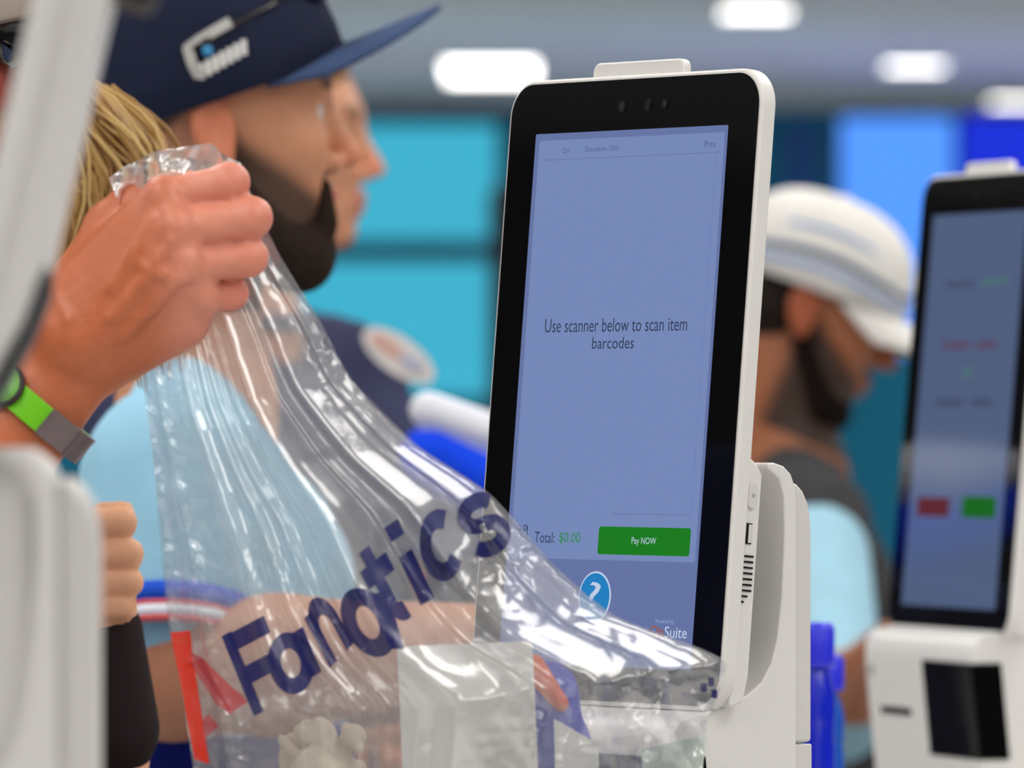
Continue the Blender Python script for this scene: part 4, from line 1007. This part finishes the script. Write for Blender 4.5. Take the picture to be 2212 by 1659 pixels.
# printing on the front sheet: strokes drawn on a letter grid, laid on the film
from math import cos, sin, pi
KX, KD, KZ = (a.ravel() for a in FS)
def film_y(x, z):
    d = (KX-x)**2+(KZ-z)**2; k = np.argpartition(d, 4)[:4]; wt = 1/(d[k]+1e-9); return float((KD[k]*wt).sum()/wt.sum())
def on_film(px, py, lift=.0012):
    x = (px-CX)/F*4.12; z = CAMZ-(py-HY)/F*4.12
    return Vector((x, film_y(x, z)-lift, z))-bag_o
def arc_pts(cx, cy, rx, ry, a0, a1, n=18): return [(cx+rx*cos(math.radians(a0+(a1-a0)*i/n)), cy+ry*sin(math.radians(a0+(a1-a0)*i/n))) for i in range(n+1)]
def seg(a, b, n=8): return [(a[0]+(b[0]-a[0])*i/n, a[1]+(b[1]-a[1])*i/n) for i in range(n+1)]
GL_ = {   # strokes in a unit box (x to the right, y up), stroke half width
 'F': ([seg((.14,0),(.14,1),12), seg((.14,.88),(.95,.88)), seg((.14,.46),(.80,.46))], .105),
 'a': ([arc_pts(.45,.42,.34,.40,0,360,28), seg((.84,0),(.84,.86),10)], .14),
 'n': ([seg((.16,0),(.16,.86),10), arc_pts(.5,.46,.34,.38,180,0,14)+seg((.84,.46),(.84,0),6)], .14),
 't': ([seg((.42,1.1),(.42,.25),10)+arc_pts(.64,.25,.22,.20,180,285,8), seg((.08,.74),(.86,.74))], .14),
 'i': ([seg((.5,0),(.5,.80),10), seg((.5,1.06),(.5,1.30),4)], .24),
 'c': ([arc_pts(.5,.43,.36,.40,48,312,24)], .14),
 's': ([arc_pts(.5,.64,.30,.20,25,250,16)+arc_pts(.5,.235,.32,.205,75,-155,16)], .125)}
LET = [  # glyph, lower left, lower right, upper left (pixels of the printed letter boxes)
 ('F',(548,1545),(648,1492),(478,1374)), ('a',(612,1500),(700,1444),(566,1388)), ('n',(716,1438),(768,1384),(650,1316)), ('a',(765,1400),(880,1392),(722,1262)),
 ('t',(838,1352),(905,1300),(770,1218)), ('i',(896,1314),(954,1276),(836,1186)), ('c',(930,1262),(1012,1205),(890,1128)), ('s',(1018,1212),(1118,1160),(966,1090))]
M_ink = mat('navy_ink', (26,32,96), 0.22, 0.6); M_red = mat('red_ink', (226,50,22), 0.25, 0.6)
def ink(name, rgb, alpha):
    m = mat(name, rgb, 0.2, 0.6); m.node_tree.nodes['Principled BSDF'].inputs['Alpha'].default_value = alpha; return m
M_ink = ink('navy_ink', (28,34,100), 0.94); M_red = ink('red_ink', (226,50,22), 0.88)
for ch, ll, lr, ul in LET:
    strokes, hw = GL_[ch]; ex = np.array(lr, float)-ll; ey = np.array(ul, float)-ll
    v, f = [], []
    for st in strokes:
        pts = np.array(st); b0 = len(v); n = len(pts); closed = np.allclose(pts[0], pts[-1])
        for i in range(n):
            a = pts[i-1 if i else (n-2 if closed else 0)]; b = pts[i+1 if i < n-1 else (1 if closed else n-1)]; tt = b-a; tt = tt/(np.linalg.norm(tt)+1e-9); nn = np.array([-tt[1], tt[0]])
            for w_ in (-1,-.34,.34,1):
                g_ = pts[i]+nn*hw*w_; p_ = np.array(ll)+ex*g_[0]+ey*g_[1]; v.append(on_film(*p_))
        for i in range(n-1):
            for k in range(3): a = b0+4*i+k; f.append((a,a+1,a+5,a+4))
    mesh('printed_letter', v, f, M_ink, bag, True)
def film_patch(name, quad, m, n=10):
    v, f = [], []; q = [np.array(p_, float) for p_ in quad]
    for j in range(n+1):
        for i in range(n+1):
            a = q[0]*(1-i/n)+q[1]*i/n; b = q[3]*(1-i/n)+q[2]*i/n; v.append(on_film(*(a*(1-j/n)+b*j/n), lift=.0010))
    for j in range(n):
        for i in range(n): a = j*(n+1)+i; f.append((a,a+1,a+n+2,a+n+1))
    return mesh(name, v, f, m, bag, True)
M_red2 = ink('red_ink_back', (196,52,66), 0.62)
film_patch('flag_mark', [(368,1366),(412,1362),(418,1440),(384,1446)], M_red)
film_patch('flag_mark', [(384,1440),(420,1436),(452,1650),(420,1640)], M_red)
film_patch('flag_mark', [(408,1408),(440,1420),(538,1512),(500,1540)], M_red2)
film_patch('flag_mark', [(408,1430),(440,1420),(505,1540),(470,1520)], M_red2)
film_patch('flag_mark', [(436,1560),(450,1540),(474,1565),(445,1592)], M_red2)
film_patch('flag_mark', [(418,1620),(432,1615),(452,1632),(440,1642)], M_red)
for px, py in ((1524,1490),(1540,1478),(1547,1504)):
    film_patch('printed_dot', [(px-6,py-9),(px+6,py-9),(px+6,py+9),(px-6,py+9)], M_ink, 3)

# things inside the bag
o = prism('white_card', [(a, b) for a, b in rrect(.080, .20, .002, 3)], -.001, .001, mat('card_white', (236,234,230), 0.7), None)
pc_ = P(1020, 1390, 4.11); o.location = (pc_.x, 4.105, pc_.z-.100); o.rotation_euler = (0, math.radians(-2.5), 0); tag(o, 'blank white card upright inside the clear bag', 'card')
t = empty('folded_garment', P(1215, 1700, 4.14)); t.location.z = CZ; tag(t, 'blue garment with an orange edge inside the bag beside the white card', 'clothes')
gs = Sculpt(); o_ = t.location
gs.cap(P(1205,1490,4.15)-o_, P(1235,1800,4.15)-o_, .012, .016, .01); gs.cap(P(1180,1470,4.16)-o_, P(1200,2200,4.15)-o_, .012, .018, .012); gs.cap(P(1240,1600,4.16)-o_, P(1250,2200,4.15)-o_, .009, .018, .012)
sculpt_obj('garment_body', gs, .003, cloth('garment_blue', (70,80,190)), t)
gs = Sculpt(); gs.cap(P(1150,1440,4.145)-o_, P(1212,1520,4.137)-o_, .008, .005, .006); sculpt_obj('orange_edge', gs, .0025, cloth('garment_orange', (220,110,80)), t)
o = mesh('paper_tag', [P(1196,1552,4.125), P(1262,1590,4.122), P(1292,1605,4.13), P(1300,2250,4.13), P(1215,2250,4.125)], [(0,1,2,3,4)], mat('tag_white', (238,238,234), 0.7)); s_ = o.modifiers.new('s','SOLIDIFY'); s_.thickness = .0008
tag(o, 'small white paper tag right of the blue garment in the bag', 'paper')
o = mesh('green_paper', [P(1385,1620,4.15), P(1490,1594,4.155), P(1525,1592,4.16), P(1515,1680,4.16), P(1455,2240,4.15), P(1400,2240,4.15)], [(0,1,2,3,4,5)], mat('paper_mint', (206,222,212), 0.6)); s_ = o.modifiers.new('s','SOLIDIFY'); s_.thickness = .0008
tag(o, 'pale green crumpled paper at the lower right corner of the bag', 'paper')
gs = Sculpt(); rg = random.Random(4)
b0 = P(700, 1700, 4.13)
for k in range(26): 
    a_ = P(700+rg.uniform(-75,75), 1635+rg.uniform(-60,120), 4.13+rg.uniform(-.012,.008))-b0
    gs.ell(a_, (rg.uniform(.004,.009), rg.uniform(.003,.006), rg.uniform(.006,.013)), R3(Matrix.Rotation(rg.uniform(-1,1),4,'Y') @ Matrix.Rotation(rg.uniform(-1,1),4,'Z')), .0025)
gs.ball(P(700,1660,4.135)-b0, .016, .006)
gs.cap(P(700,1700,4.13)-b0, P(700,2210,4.13)-b0, .02, .018, .01)
o = sculpt_obj('tissue_bundle', gs, .0016, mat('tissue_cream', (222,206,182), 0.8, noise=.12, nscale=80, bump=.5)); o.location = b0
tag(o, 'cream tissue bundle in the lower left of the bag below the lettering', 'tissue')
